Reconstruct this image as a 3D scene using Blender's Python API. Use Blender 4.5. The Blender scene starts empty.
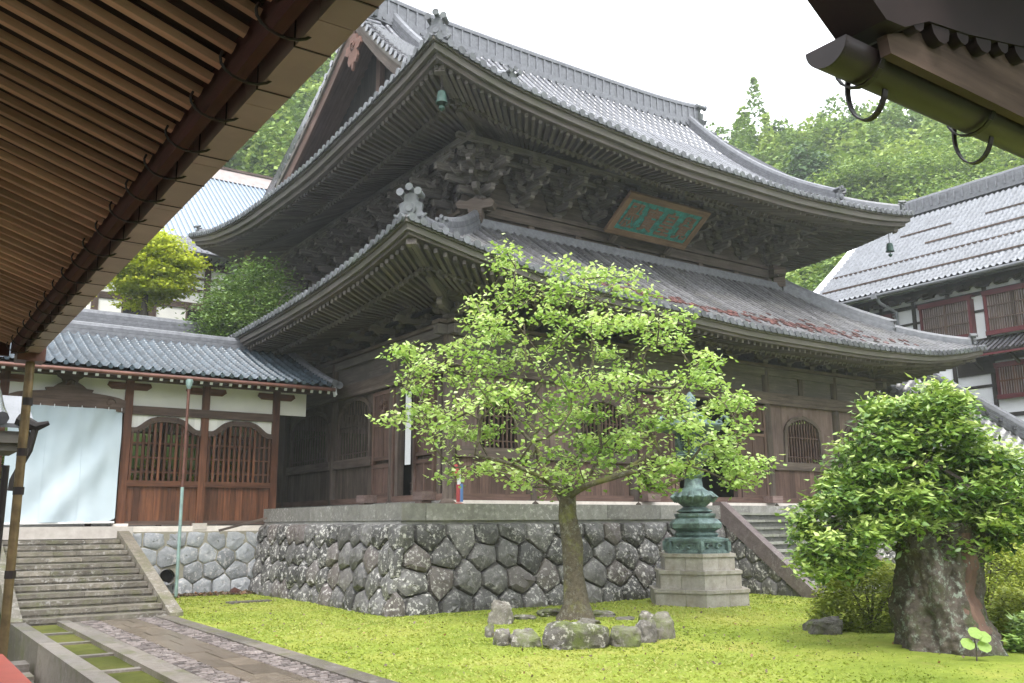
import bpy, math, random
import numpy as np
from mathutils import Vector, Matrix
R = math.radians
sc = bpy.context.scene
col = sc.collection
random.seed(7)
rng = np.random.default_rng(7)

# ------------------------------------------------------------------ camera, world, sun, exposure
HEAD, PITCH, ROLL = R(34.8), R(11.29), R(-0.35)
fw = Vector((math.sin(HEAD)*math.cos(PITCH), math.cos(HEAD)*math.cos(PITCH), math.sin(PITCH)))
r0 = Vector((math.cos(HEAD), -math.sin(HEAD), 0)); u0 = r0.cross(fw)
rr = r0*math.cos(ROLL) + u0*math.sin(ROLL); uu = -r0*math.sin(ROLL) + u0*math.cos(ROLL)
cd = bpy.data.cameras.new('camera'); cam = bpy.data.objects.new('camera', cd); col.objects.link(cam)
cam.matrix_world = Matrix(((rr.x, uu.x, -fw.x, 0), (rr.y, uu.y, -fw.y, 0), (rr.z, uu.z, -fw.z, 2.2), (0, 0, 0, 1)))
cd.sensor_width = 36; cd.lens = 905.5/1024*36; cd.clip_start = 0.05; cd.clip_end = 2000
sc.camera = cam

SUN_EL, SUN_AZ = R(58), R(-150)          # overcast: a very soft sun high behind the camera
w = bpy.data.worlds.new('World'); sc.world = w; w.use_nodes = True
nt = w.node_tree; nt.nodes.clear()
sky = nt.nodes.new('ShaderNodeTexSky'); sky.sky_type = 'NISHITA'; sky.sun_disc = False
sky.sun_elevation = SUN_EL; sky.sun_rotation = SUN_AZ; sky.dust_density = 4.0; sky.air_density = 1.0; sky.ozone_density = 1.0
hs = nt.nodes.new('ShaderNodeHueSaturation'); hs.inputs['Saturation'].default_value = 0.10; hs.inputs['Value'].default_value = 1.0
mx = nt.nodes.new('ShaderNodeMix'); mx.data_type = 'RGBA'; mx.inputs[0].default_value = 0.75
mx.inputs[7].default_value = (15.5, 16.2, 17.2, 1)       # the even white cloud cover
bg = nt.nodes.new('ShaderNodeBackground'); bg.inputs[1].default_value = 0.085
ow = nt.nodes.new('ShaderNodeOutputWorld')
nt.links.new(sky.outputs[0], hs.inputs['Color']); nt.links.new(hs.outputs[0], mx.inputs[6])
nt.links.new(mx.outputs[2], bg.inputs[0]); nt.links.new(bg.outputs[0], ow.inputs[0])
sd = bpy.data.lights.new('sun', 'SUN'); sd.energy = 1.5; sd.angle = R(20); sd.color = (1, .97, .92)
so = bpy.data.objects.new('sun', sd); col.objects.link(so)
sdir = Vector((math.sin(SUN_AZ)*math.cos(SUN_EL), math.cos(SUN_AZ)*math.cos(SUN_EL), math.sin(SUN_EL)))
so.rotation_euler = sdir.to_track_quat('Z', 'Y').to_euler()
sc.view_settings.view_transform = 'Standard'; sc.view_settings.look = 'None'
sc.view_settings.gamma = 1; sc.view_settings.use_curve_mapping = False
sc.view_settings.exposure = 1.38
sc.cycles.max_bounces = 8; sc.cycles.diffuse_bounces = 4; sc.cycles.glossy_bounces = 3
sc.cycles.transmission_bounces = 3; sc.cycles.transparent_max_bounces = 6; sc.cycles.volume_bounces = 1
sc.cycles.use_adaptive_sampling = True; sc.cycles.adaptive_threshold = 0.02
sc.cycles.use_denoising = True
sc.cycles.volume_step_rate = 4

# ------------------------------------------------------------------ materials
class N:
    def __init__(s, name):
        s.m = bpy.data.materials.new(name); s.m.use_nodes = True
        s.t = s.m.node_tree; s.b = s.t.nodes['Principled BSDF']; s.o = s.t.nodes['Material Output']
    def n(s, typ, **k):
        x = s.t.nodes.new(typ)
        for a, v in k.items(): setattr(x, a, v)
        return x
    def l(s, a, b): s.t.links.new(a, b)
    def attr(s, n): return s.n('ShaderNodeAttribute', attribute_name=n)
    def coords(s, kind='pos', scale=(1, 1, 1)):
        mp = s.n('ShaderNodeMapping'); mp.inputs['Scale'].default_value = scale
        if kind == 'gc': s.l(s.attr('gc').outputs['Vector'], mp.inputs[0])
        else:
            g = s.n('ShaderNodeNewGeometry'); s.l(g.outputs['Position'], mp.inputs[0])
        return mp.outputs[0]
    def noise(s, co, sc_, det=4, rough=.6, dist=0):
        x = s.n('ShaderNodeTexNoise'); s.l(co, x.inputs['Vector'])
        x.inputs['Scale'].default_value = sc_; x.inputs['Detail'].default_value = det
        x.inputs['Roughness'].default_value = rough; x.inputs['Distortion'].default_value = dist
        return x.outputs['Fac']
    def ramp(s, f, stops):
        x = s.n('ShaderNodeValToRGB'); s.l(f, x.inputs[0]); e = x.color_ramp.elements
        while len(e) < len(stops): e.new(.5)
        for i, (p, c) in enumerate(stops):
            e[i].position = p; e[i].color = (c, c, c, 1) if isinstance(c, (int, float)) else (*c, 1)
        return x.outputs[0]
    def mix(s, f, a, b, bt='MIX'):
        x = s.n('ShaderNodeMix', data_type='RGBA', blend_type=bt)
        for i, v in ((0, f), (6, a), (7, b)):
            if hasattr(v, 'is_linked'): s.l(v, x.inputs[i])
            elif isinstance(v, (int, float)): x.inputs[i].default_value = v if i == 0 else (v, v, v, 1)
            else: x.inputs[i].default_value = (*v, 1)
        return x.outputs[2]
    def math(s, op, a, b=0.):
        x = s.n('ShaderNodeMath', operation=op)
        for i, v in ((0, a), (1, b)):
            if hasattr(v, 'is_linked'): s.l(v, x.inputs[i])
            else: x.inputs[i].default_value = v
        return x.outputs[0]
    def vary(s, c, lo=.7, hi=1.3):
        f = s.math('MULTIPLY_ADD', s.attr('rnd').outputs['Fac'], hi-lo); f.node.inputs[2].default_value = lo
        return s.mix(1., c, f, 'MULTIPLY')
    def bump(s, h, st=.3, d=.02):
        x = s.n('ShaderNodeBump'); x.inputs['Strength'].default_value = st; x.inputs['Distance'].default_value = d
        s.l(h, x.inputs['Height']); s.l(x.outputs[0], s.b.inputs['Normal'])
    def done(s, c, rough=.7, spec=.4):
        if hasattr(c, 'is_linked'): s.l(c, s.b.inputs['Base Color'])
        else: s.b.inputs['Base Color'].default_value = (*c, 1)
        if hasattr(rough, 'is_linked'): s.l(rough, s.b.inputs['Roughness'])
        else: s.b.inputs['Roughness'].default_value = rough
        s.b.inputs['Specular IOR Level'].default_value = spec
        return s.m

def wood(name, dark, light, rough=.75, vr=(.75, 1.25), stain=None, spec=.3):
    k = N(name); co = k.coords('gc', (.7, 9, 9)); f = k.noise(co, 1.3, 6, .65, .4)
    c = k.ramp(f, [(.3, dark), (.72, light)])
    big = k.noise(k.coords('pos'), .9, 5, .65)
    if stain: c = k.mix(k.ramp(big, [(.42, 0.), (.68, 1.)]), c, stain)
    else: c = k.mix(k.ramp(big, [(.35, 0.), (.7, .5)]), c, tuple(x*.55 for x in dark))
    c = k.vary(c, *vr); k.bump(f, .35, .01)
    return k.done(c, rough, spec)
M = {}
M['wood'] = wood('weathered_wood', (.06, .044, .036), (.175, .135, .112))
M['wood_eave'] = wood('eave_wood', (.065, .054, .049), (.195, .165, .150), stain=(.095, .085, .076))
M['wood_bracket'] = wood('bracket_wood', (.07, .060, .057), (.23, .20, .19), vr=(.4, 1.6))
M['wood_fascia'] = wood('fascia_wood', (.085, .074, .068), (.215, .19, .175), stain=(.12, .115, .09))
M['wood_red'] = wood('reddish_wood', (.078, .046, .036), (.19, .118, .094), vr=(.7, 1.3))
M['wood_wall'] = wood('wall_boards', (.13, .085, .072), (.26, .19, .17), vr=(.8, 1.2))
M['wood_brown'] = wood('corridor_wood', (.050, .019, .011), (.20, .078, .038), vr=(.55, 1.35), rough=.55)
M['wood_greybrown'] = wood('corridor_beam_wood', (.055, .036, .028), (.16, .108, .085))
M['wood_pale'] = wood('pale_rafter_wood', (.40, .225, .135), (.64, .41, .27), vr=(.75, 1.2))
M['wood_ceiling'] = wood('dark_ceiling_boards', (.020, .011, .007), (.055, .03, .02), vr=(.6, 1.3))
M['wood_maroon'] = wood('maroon_fascia', (.045, .014, .012), (.095, .030, .025))
M['wood_darkred'] = wood('red_lacquer_frame', (.085, .018, .022), (.15, .04, .045), rough=.5)
M['wood_black'] = wood('black_wood', (.018, .015, .014), (.05, .042, .038))
M['wood_orange'] = wood('plaque_frame_wood', (.15, .09, .055), (.29, .18, .11), vr=(.9, 1.1))
M['wood_pendant'] = wood('pendant_wood', (.13, .065, .048), (.25, .13, .10))

def plain(name, c, rough=.6, nz=.15, scale=3, bump=.0, spec=.4, metal=0, coord='pos'):
    k = N(name); f = k.noise(k.coords(coord), scale, 5, .6)
    cc = k.mix(k.ramp(f, [(.3, 0.), (.7, 1.)]), tuple(x*(1-nz) for x in c), tuple(min(1, x*(1+nz)) for x in c))
    cc = k.vary(cc, .9, 1.1)
    if bump: k.bump(f, bump, .01)
    k.b.inputs['Metallic'].default_value = metal
    return k.done(cc, rough, spec)
def tile(name, a, b, rough, moss=None, spec=.5, red=False, vr=(.6, 1.35)):
    k = N(name); p = k.coords('pos')
    f = k.noise(p, 6, 5, .65); c = k.mix(k.ramp(f, [(.3, 0.), (.7, 1.)]), a, b)
    c = k.vary(c, *vr)
    if moss: c = k.mix(k.ramp(k.noise(p, .8, 5, .7), [(.5, 0.), (.7, .8)]), c, moss)
    k.bump(f, .15, .01)
    return k.done(c, k.ramp(k.noise(p, 2.5, 3), [(.3, rough*.8), (.7, rough*1.35)]), spec)
M['tile'] = tile('grey_roof_tile', (.06, .06, .07), (.13, .13, .145), .17, spec=1.)
M['tile_low'] = tile('weathered_roof_tile', (.085, .083, .087), (.18, .177, .182), .3, moss=(.15, .145, .13), spec=.5)
M['tile_red'] = tile('broken_red_tile', (.08, .032, .028), (.15, .065, .055), .5)
M['tile_blue'] = tile('blue_grey_glazed_tile', (.028, .040, .050), (.06, .08, .10), .17, spec=.8)
M['tile_light'] = tile('light_grey_tile', (.15, .155, .17), (.24, .25, .275), .36, vr=(.88, 1.12))
M['tile_end'] = tile('tile_end_disc', (.06, .063, .07), (.13, .135, .145), .4, moss=(.11, .125, .11))
M['ridge'] = tile('ridge_tile', (.095, .097, .11), (.18, .185, .20), .36, vr=(.8, 1.15))
M['plaster'] = plain('white_plaster', (.80, .78, .73), .85, .06, 1.2)
M['plaster_cool'] = plain('cool_white_plaster', (.82, .83, .85), .85, .04, 1.2)
M['copper'] = plain('copper_gutter', (.14, .062, .045), .45, .3, 5, spec=.5, metal=.3)
M['pipe_green'] = plain('verdigris_pipe', (.22, .31, .29), .6, .25, 4)
M['gutter_tan'] = plain('tan_gutter_metal', (.34, .255, .225), .42, .14, 2.5, spec=.5)
M['gutter_brown'] = plain('brown_gutter_metal', (.042, .028, .029), .4, .2, 2.5)
M['wood_tan'] = wood('tan_end_board', (.07, .046, .034), (.19, .13, .095))
M['iron'] = plain('dark_iron', (.026, .017, .016), .5, .2, 5)
M['pipe_yellow'] = plain('weathered_brass_pipe', (.17, .115, .055), .45, .4, 6, metal=.3)
M['black'] = plain('painted_interior_shade', (.006, .005, .005), .9, .1, 2)  # near-black tone paints the unlit depth behind openings
M['metal_roof'] = plain('pale_metal_roof', (.26, .31, .37), .30, .06, 1.0, spec=.6)
M['brown_ridge'] = plain('brown_ridge_cover', (.30, .25, .235), .6, .15, 2)
M['white'] = plain('white_paint', (.80, .80, .80), .6, .03, 3)
M['red_rail'] = plain('red_rail_paint', (.50, .10, .065), .5, .1, 2)
M['red_paint'] = plain('red_marker', (.36, .06, .06), .5, .1, 4)
M['blue_paint'] = plain('blue_marker', (.10, .20, .42), .5, .1, 4)
M['bell'] = plain('verdigris_bell', (.03, .07, .056), .6, .25, 8, bump=.2)
M['plaque_text'] = plain('weathered_gilt', (.20, .12, .08), .6, .25, 14)

def stone(name, a, b, lichen=.5, lc=(.55, .53, .50), moss=None, scale=1.6, rough=.8, bump=.5, vr=(.6, 1.4), tintf=None):
    k = N(name); p = k.coords('pos'); f = k.noise(p, scale*2.6, 10, .74)
    c = k.mix(k.ramp(f, [(.3, 0.), (.72, 1.)]), a, b)
    if tintf: c = k.mix(k.ramp(k.attr('rnd').outputs['Fac'], [(.82, 0.), (.88, 1.)]), c, tintf)
    c = k.vary(c, *vr)
    if lichen:
        big = k.noise(p, .55, 4, .6); sm = k.noise(p, 9, 6, .75)
        q = k.math('MULTIPLY', k.ramp(big, [(.42, .2), (.58, 1.)]), k.ramp(sm, [(.53, 0.), (.60, 1.)]))
        c = k.mix(k.math('MULTIPLY', q, lichen), c, lc)
    if moss:
        c = k.mix(k.ramp(k.noise(p, 1.9, 6, .7), [(.5, 0.), (.66, .85)]), c, moss)
    k.bump(k.math('ADD', f, k.math('MULTIPLY', k.noise(p, 22, 5, .7), .4)), bump, .04)
    return k.done(c, rough, .45)
M['stone_dark'] = stone('dark_wall_stone', (.038, .036, .034), (.16, .152, .148), 1., tintf=(.078, .066, .062), rough=.52, vr=(.5, 1.5))
M['stone_cap'] = stone('podium_capstone', (.13, .125, .115), (.27, .26, .245), .7, moss=(.16, .15, .135), rough=.6, vr=(.75, 1.2))
M['stone_mortar'] = stone('wall_mortar', (.16, .155, .145), (.27, .26, .24), 0)
M['stone_blue'] = stone('blue_grey_wall_stone', (.18, .19, .205), (.33, .335, .345), .75, lc=(.62, .57, .56), vr=(.75, 1.25), rough=.65)
M['stone_mortar2'] = stone('ochre_mortar', (.26, .24, .18), (.38, .35, .29), 0)
M['stone_step'] = stone('step_stone', (.085, .072, .055), (.255, .225, .18), .5, moss=(.12, .12, .055), rough=.42, vr=(.65, 1.3), bump=.8, scale=1.1)
M['stone_step_front'] = stone('front_step_stone', (.13, .13, .12), (.24, .235, .21), .2, moss=(.15, .16, .10), rough=.6)
M['stone_riser'] = stone('shaded_riser_stone', (.05, .05, .045), (.12, .118, .105), .1, rough=.6)  # darker copy of the step stone paints the shade below each tread
M['stone_brown'] = stone('brown_stringer_stone', (.075, .058, .057), (.155, .125, .122), .2, rough=.4)
M['stone_pedestal'] = stone('pedestal_stone', (.20, .175, .15), (.38, .355, .32), .2, moss=(.20, .17, .13), rough=.6, bump=.25, vr=(.85, 1.15))
M['stone_white'] = stone('pale_foundation_stone', (.45, .40, .36), (.62, .57, .52), 0, bump=.2)
M['stone_rock'] = stone('mossy_rock', (.055, .048, .04), (.21, .19, .165), .8, lc=(.50, .47, .43), moss=(.11, .135, .03), rough=.8, bump=.9)
M['slab'] = stone('wet_paving_slab', (.10, .078, .058), (.205, .165, .125), .1, rough=.2, bump=.15, vr=(.75, 1.2))
M['cobble'] = stone('path_cobble', (.12, .10, .09), (.32, .27, .255), .1, rough=.35, vr=(.5, 1.5), bump=.3)
M['kerb'] = stone('wet_kerb_stone', (.10, .085, .072), (.20, .17, .145), .25, moss=(.11, .11, .05), rough=.4)
M['bark'] = stone('tree_bark', (.04, .031, .02), (.145, .118, .078), .4, lc=(.36, .36, .31), moss=(.16, .16, .04), scale=4, rough=.9, bump=.9, vr=(.85, 1.1))
M['bark_stump'] = stone('old_stump_bark', (.022, .017, .013), (.14, .115, .092), 1., lc=(.28, .33, .27), moss=(.045, .06, .015), scale=2.6, rough=.9, bump=1., vr=(.9, 1.1))
M['bark_dark'] = stone('dark_bark', (.06, .048, .038), (.13, .105, .085), 0, scale=4, vr=(.9, 1.1))
M['heartwood'] = wood('bare_heartwood', (.075, .042, .030), (.17, .10, .072))

def bronze():
    k = N('verdigris_bronze'); p = k.coords('pos'); f = k.noise(p, 5, 6, .7)
    c = k.ramp(f, [(.32, (.04, .05, .05)), (.5, (.095, .145, .14)), (.7, (.20, .28, .265))])
    k.bump(k.noise(p, 18, 4, .6), .5, .03); k.b.inputs['Metallic'].default_value = .2
    return k.done(c, .5, .5)
M['bronze'] = bronze()
def plaque_mat():
    k = N('turquoise_plaque'); p = k.coords('pos'); f = k.noise(p, 5, 6, .75)
    c = k.ramp(f, [(.33, (.07, .06, .05)), (.44, (.03, .15, .135)), (.6, (.035, .27, .24)), (.8, (.08, .36, .32))])
    return k.done(c, .6, .3)
M['plaque'] = plaque_mat()
def moss_mat(name, pal, bump=.8):
    k = N(name); p = k.coords('pos')
    big = k.noise(p, .45, 5, .6); f = k.noise(p, 7, 8, .75)
    c = k.ramp(big, [(.3, pal[0]), (.5, pal[1]), (.68, pal[2])])
    c = k.mix(k.ramp(f, [(.33, .30), (.60, 0.)]), c, tuple(x*.35 for x in pal[0]))
    c = k.mix(k.ramp(k.noise(p, 1.1, 6, .7), [(.58, 0.), (.72, .55)]), c, pal[3])
    k.bump(k.math('ADD', f, k.noise(p, 40, 4, .7)), bump, .05)
    return k.done(c, .95, .1)
M['moss'] = moss_mat('moss_lawn', [(.17, .23, .032), (.29, .35, .058), (.39, .385, .09), (.32, .27, .10)])
M['moss_dim'] = moss_mat('mossy_soil', [(.075, .085, .02), (.13, .14, .035), (.17, .155, .05), (.12, .09, .045)])
M['forest_floor'] = moss_mat('forest_floor', [(.02, .04, .01), (.035, .06, .014), (.05, .075, .02), (.04, .045, .02)])
M['soil'] = plain('dark_soil', (.055, .042, .032), .95, .4, 4, bump=.6)

def leaf(name, stops, trans=.35, rough=.5, spec=.3):
    k = N(name)
    c = k.ramp(k.attr('rnd').outputs['Fac'], stops)
    k.done(c, rough, spec)
    tr = k.n('ShaderNodeBsdfTranslucent'); k.l(k.mix(.5, c, (1.0, .95, .35), 'MULTIPLY'), tr.inputs[0])
    ms = k.n('ShaderNodeMixShader'); ms.inputs[0].default_value = trans
    k.l(k.b.outputs[0], ms.inputs[1]); k.l(tr.outputs[0], ms.inputs[2]); k.l(ms.outputs[0], k.o.inputs[0])
    return k.m
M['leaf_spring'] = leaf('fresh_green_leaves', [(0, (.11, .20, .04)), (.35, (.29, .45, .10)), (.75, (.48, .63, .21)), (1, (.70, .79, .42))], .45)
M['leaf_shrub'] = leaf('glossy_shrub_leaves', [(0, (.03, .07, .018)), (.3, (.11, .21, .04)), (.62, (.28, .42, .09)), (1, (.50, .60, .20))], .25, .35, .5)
M['leaf_azalea'] = leaf('azalea_leaves', [(0, (.10, .14, .02)), (.5, (.25, .31, .045)), (1, (.42, .45, .08))], .3)
M['leaf_maple'] = leaf('lime_maple_leaves', [(0, (.26, .34, .03)), (.5, (.50, .58, .05)), (1, (.72, .74, .11))], .5)
M['leaf_mid'] = leaf('mid_green_leaves', [(0, (.06, .12, .03)), (.5, (.14, .23, .06)), (1, (.25, .35, .10))], .3)
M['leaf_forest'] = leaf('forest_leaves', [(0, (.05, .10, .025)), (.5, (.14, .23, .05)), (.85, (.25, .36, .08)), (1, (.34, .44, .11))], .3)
M['leaf_conifer'] = leaf('cedar_needles', [(0, (.035, .075, .025)), (.6, (.075, .14, .045)), (1, (.12, .20, .06))], .2)
M['leaf_dry'] = leaf('fallen_leaves', [(0, (.10, .07, .045)), (.8, (.20, .15, .10)), (1, (.33, .14, .07))], .2)

def curtain_mat():
    k = N('pale_blue_curtain'); p = k.coords('pos')
    k.done(k.mix(k.ramp(k.noise(p, .7, 3), [(.3, 0.), (.7, 1.)]), (.40, .47, .51), (.50, .57, .61)), .85, .2)
    return k.m
M['curtain'] = curtain_mat()

# ------------------------------------------------------------------ mesh helpers
WL = {}
class MB:
    def __init__(s): s.v = []; s.f = []; s.g = []; s.r = []
    def add(s, V, F, gc=None, r=None):
        o = len(s.v); r = random.random() if r is None else r
        s.v.extend([tuple(p) for p in V]); s.f.extend([tuple(i+o for i in q) for q in F])
        if gc is None: s.g.extend([tuple(p) for p in V])
        else: s.g.extend(gc)
        s.r.extend([r]*len(V)); return s
    def beam(s, a, b, wd, ht, up=(0, 0, 1), r=None, t2=1.0, roll=None):
        """box along a->b, width wd (sideways), height ht (up)"""
        a = Vector(a); b = Vector(b); d = b-a; L = d.length
        if L < 1e-6: return s
        d.normalize(); upv = Vector(up)
        sd = d.cross(upv)
        if sd.length < 1e-4: sd = d.cross(Vector((0, 1, 0)))
        sd.normalize(); un = sd.cross(d)
        V = []; G = []; off = random.random()*50
        for k, (P, sc_) in enumerate(((a, 1.), (b, t2))):
            for i, j in ((-1, -1), (1, -1), (1, 1), (-1, 1)):
                V.append(P + sd*(i*wd/2*sc_) + un*(j*ht/2*sc_)); G.append((k*L+off, i*wd/2+off, j*ht/2+off))
        F = [(0, 1, 2, 3)[::-1], (4, 5, 6, 7), (0, 1, 5, 4), (1, 2, 6, 5), (2, 3, 7, 6), (3, 0, 4, 7)]
        F = [(3, 2, 1, 0), (4, 5, 6, 7), (0, 1, 5, 4), (1, 2, 6, 5), (2, 3, 7, 6), (3, 0, 4, 7)]
        return s.add(V, F, G, r)
    def box(s, x0, x1, y0, y1, z0, z1, r=None):
        dx, dy, dz = x1-x0, y1-y0, z1-z0
        cx, cy, cz = (x0+x1)/2, (y0+y1)/2, (z0+z1)/2
        if dz >= dx and dz >= dy: return s.beam((cx, cy, z0), (cx, cy, z1), dx, dy, up=(0, 1, 0), r=r)
        if dx >= dy: return s.beam((x0, cy, cz), (x1, cy, cz), dy, dz, r=r)
        return s.beam((cx, y0, cz), (cx, y1, cz), dx, dz, r=r)
    def tube(s, pts, rad, n=8, cap=True, r=None, arc=None):
        pts = [Vector(p) for p in pts]; m = len(pts)
        rads = rad if isinstance(rad, (list, tuple)) else [rad]*m
        V = []; G = []; F = []; off = random.random()*50; L = 0; prev = None
        for i, p in enumerate(pts):
            d = (pts[min(i+1, m-1)]-pts[max(i-1, 0)]).normalized()
            if prev is None:
                a = d.cross(Vector((0, 0, 1)));  a = a if a.length > 1e-3 else d.cross(Vector((0, 1, 0)))
            else: a = prev - d*prev.dot(d)
            a.normalize(); prev = a; b = a.cross(d)
            if i: L += (p-pts[i-1]).length
            for k in range(n):
                t = 2*math.pi*k/n
                V.append(p + (a*math.cos(t)+b*math.sin(t))*rads[i]); G.append((L+off, math.cos(t)*rads[i]+off, math.sin(t)*rads[i]))
        for i in range(m-1):
            for k in range(n):
                k2 = (k+1) % n; F.append((i*n+k, i*n+k2, (i+1)*n+k2, (i+1)*n+k))
        if cap: F.append(tuple(range(n))[::-1]); F.append(tuple((m-1)*n+k for k in range(n)))
        return s.add(V, F, G, r)
    def lathe(s, prof, c, n=16, ph=0., r=None, sx=1., sy=1.):
        V = []; F = []
        for rd, z in prof:
            for k in range(n):
                t = 2*math.pi*k/n+ph; V.append((c[0]+rd*math.cos(t)*sx, c[1]+rd*math.sin(t)*sy, c[2]+z))
        for i in range(len(prof)-1):
            for k in range(n):
                k2 = (k+1) % n; F.append((i*n+k, i*n+k2, (i+1)*n+k2, (i+1)*n+k))
        F.append(tuple(range(n))[::-1]); F.append(tuple((len(prof)-1)*n+k for k in range(n)))
        return s.add(V, F, None, r)
    def prism(s, outline, o, ax, ay, th, r=None):
        """outline 2D pts placed at o + x*ax + y*ay, extruded by vector th both ways half"""
        o = Vector(o); ax = Vector(ax); ay = Vector(ay); th = Vector(th); n = len(outline)
        V = [o+ax*x+ay*y-th*.5 for x, y in outline]+[o+ax*x+ay*y+th*.5 for x, y in outline]
        F = [tuple(range(n))[::-1], tuple(range(n, 2*n))]+[(i, (i+1) % n, n+(i+1) % n, n+i) for i in range(n)]
        off = random.random()*40
        G = [(x+off, y+off, 0) for x, y in outline]*2
        return s.add(V, F, G, r)
    def build(s, name, m, parent=None, smooth=None, local=False):
        me = bpy.data.meshes.new(name)
        V = np.array(s.v, dtype=np.float32).reshape(-1, 3)
        if parent is not None and not local: V = V - np.array(WL[parent.name], dtype=np.float32)
        me.from_pydata(V.tolist(), [], s.f)
        a = me.attributes.new('gc', 'FLOAT_VECTOR', 'POINT'); a.data.foreach_set('vector', np.array(s.g, dtype=np.float32).ravel())
        a = me.attributes.new('rnd', 'FLOAT', 'POINT'); a.data.foreach_set('value', np.array(s.r, dtype=np.float32))
        me.materials.append(m if not isinstance(m, str) else M[m])
        me.validate(); me.update()
        if smooth is not None:
            me.polygons.foreach_set('use_smooth', [True]*len(me.polygons))
            if smooth < 180: me.set_sharp_from_angle(angle=R(smooth))
        o = bpy.data.objects.new(name, me); col.objects.link(o)
        if parent is not None: o.parent = parent; WL[o.name] = WL[parent.name]
        else: WL[o.name] = (0, 0, 0)
        return o
def npmesh(name, V, F4, m, parent=None, rnd=None, smooth=False):
    V = np.asarray(V, np.float32); F4 = np.asarray(F4, np.int32); k = F4.shape[1]
    if parent is not None: V = V-np.array(WL[parent.name], np.float32)
    me = bpy.data.meshes.new(name); me.vertices.add(len(V)); me.vertices.foreach_set('co', V.ravel())
    me.loops.add(F4.size); me.loops.foreach_set('vertex_index', F4.ravel())
    me.polygons.add(len(F4)); me.polygons.foreach_set('loop_start', np.arange(0, F4.size, k, dtype=np.int32))
    if smooth: me.polygons.foreach_set('use_smooth', np.ones(len(F4), bool))
    a = me.attributes.new('rnd', 'FLOAT', 'POINT'); a.data.foreach_set('value', np.asarray(rnd if rnd is not None else np.full(len(V), .5), np.float32))
    a = me.attributes.new('gc', 'FLOAT_VECTOR', 'POINT'); a.data.foreach_set('vector', V.ravel())
    me.materials.append(M[m] if isinstance(m, str) else m); me.update(calc_edges=True); me.validate()
    o = bpy.data.objects.new(name, me); col.objects.link(o)
    if parent is not None: o.parent = parent; WL[o.name] = WL[parent.name]
    else: WL[o.name] = (0, 0, 0)
    return o
def tag(o, label=None, cat=None, group=None, kind=None):
    if label: o['label'] = label
    if cat: o['category'] = cat
    if group: o['group'] = group
    if kind: o['kind'] = kind
    return o
def thing(name, loc, label, cat, group=None):
    o = bpy.data.objects.new(name, None); col.objects.link(o); o.location = loc; o.empty_display_size = .3
    WL[o.name] = tuple(loc); return tag(o, label, cat, group)
def struct(o): o['kind'] = 'structure'; return o
def smoothstep(t): t = min(1, max(0, t)); return t*t*(3-2*t)
def pchip(xs, ys):
    xs = list(xs); ys = list(ys); n = len(xs); h = [xs[i+1]-xs[i] for i in range(n-1)]; d = [(ys[i+1]-ys[i])/h[i] for i in range(n-1)]
    m = [d[0]]+[0 if d[i-1]*d[i] <= 0 else 2*d[i-1]*d[i]/(d[i-1]+d[i]) for i in range(1, n-1)]+[d[-1]]
    def f(x):
        if x <= xs[0]: return ys[0]+m[0]*(x-xs[0])
        if x >= xs[-1]: return ys[-1]+m[-1]*(x-xs[-1])
        i = max(k for k in range(n-1) if xs[k] <= x); t = (x-xs[i])/h[i]
        return ys[i]*(1+2*t)*(1-t)**2+h[i]*m[i]*t*(1-t)**2+ys[i+1]*t*t*(3-2*t)+h[i]*m[i+1]*t*t*(t-1)
    return f

# ------------------------------------------------------------------ ground
def hill(x, y):
    """height of the land away from the court: terraces behind the corridor, then wooded slopes"""
    d = math.hypot(x, y); az = math.degrees(math.atan2(x, y))
    z = 0.
    if y > 31: z = min(2.1, (y-31)*1.2)
    if y > 36 and x < 40: z = min(2.1+(y-36)*.55, 20)
    zl = min(20+(d-74)*.95, 60+.05*(d-110)) if d > 74 else 0
    zr = min((d-62)*.78, 50+.05*(d-130)) if d > 62 else 0
    t = smoothstep((az-25)/20.); zz = zl*(1-t)+zr*t
    if az < -60 or az > 110: zz *= .35
    return max(z, zz) if d > 62 else z
def ground():
    xs = sorted(set([-330, -250, -180, -120, -80, -50, -30, -18, -10, -5, -2, 1.0, 2.66, 2.68, 2.74, 2.76, 3, 6, 12, 20, 28, 36, 44, 51, 52, 54, 58, 64, 72, 82, 95, 110, 130, 155, 185, 220, 260, 330]))
    ys = sorted(set([-330, -200, -100, -50, -20, -5, 3, 8, 13, 18, 22.9, 23, 26, 29.7, 29.8, 31, 31.8, 33, 36, 40, 45, 50, 55, 60, 66, 74, 84, 96, 110, 128, 150, 175, 205, 240, 280, 330]))
    V = []
    for y in ys:
        for x in xs:
            z = hill(x, y)
            if z == 0 and x < 2.75 and y < 22.95: z = -.9
            V.append((x, y, z))
    nx = len(xs); F = [(j*nx+i, j*nx+i+1, (j+1)*nx+i+1, (j+1)*nx+i) for j in range(len(ys)-1) for i in range(nx-1)]
    mb = MB(); mb.add(V, F); o = struct(mb.build('ground', 'forest_floor')); return o
ground()
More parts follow.
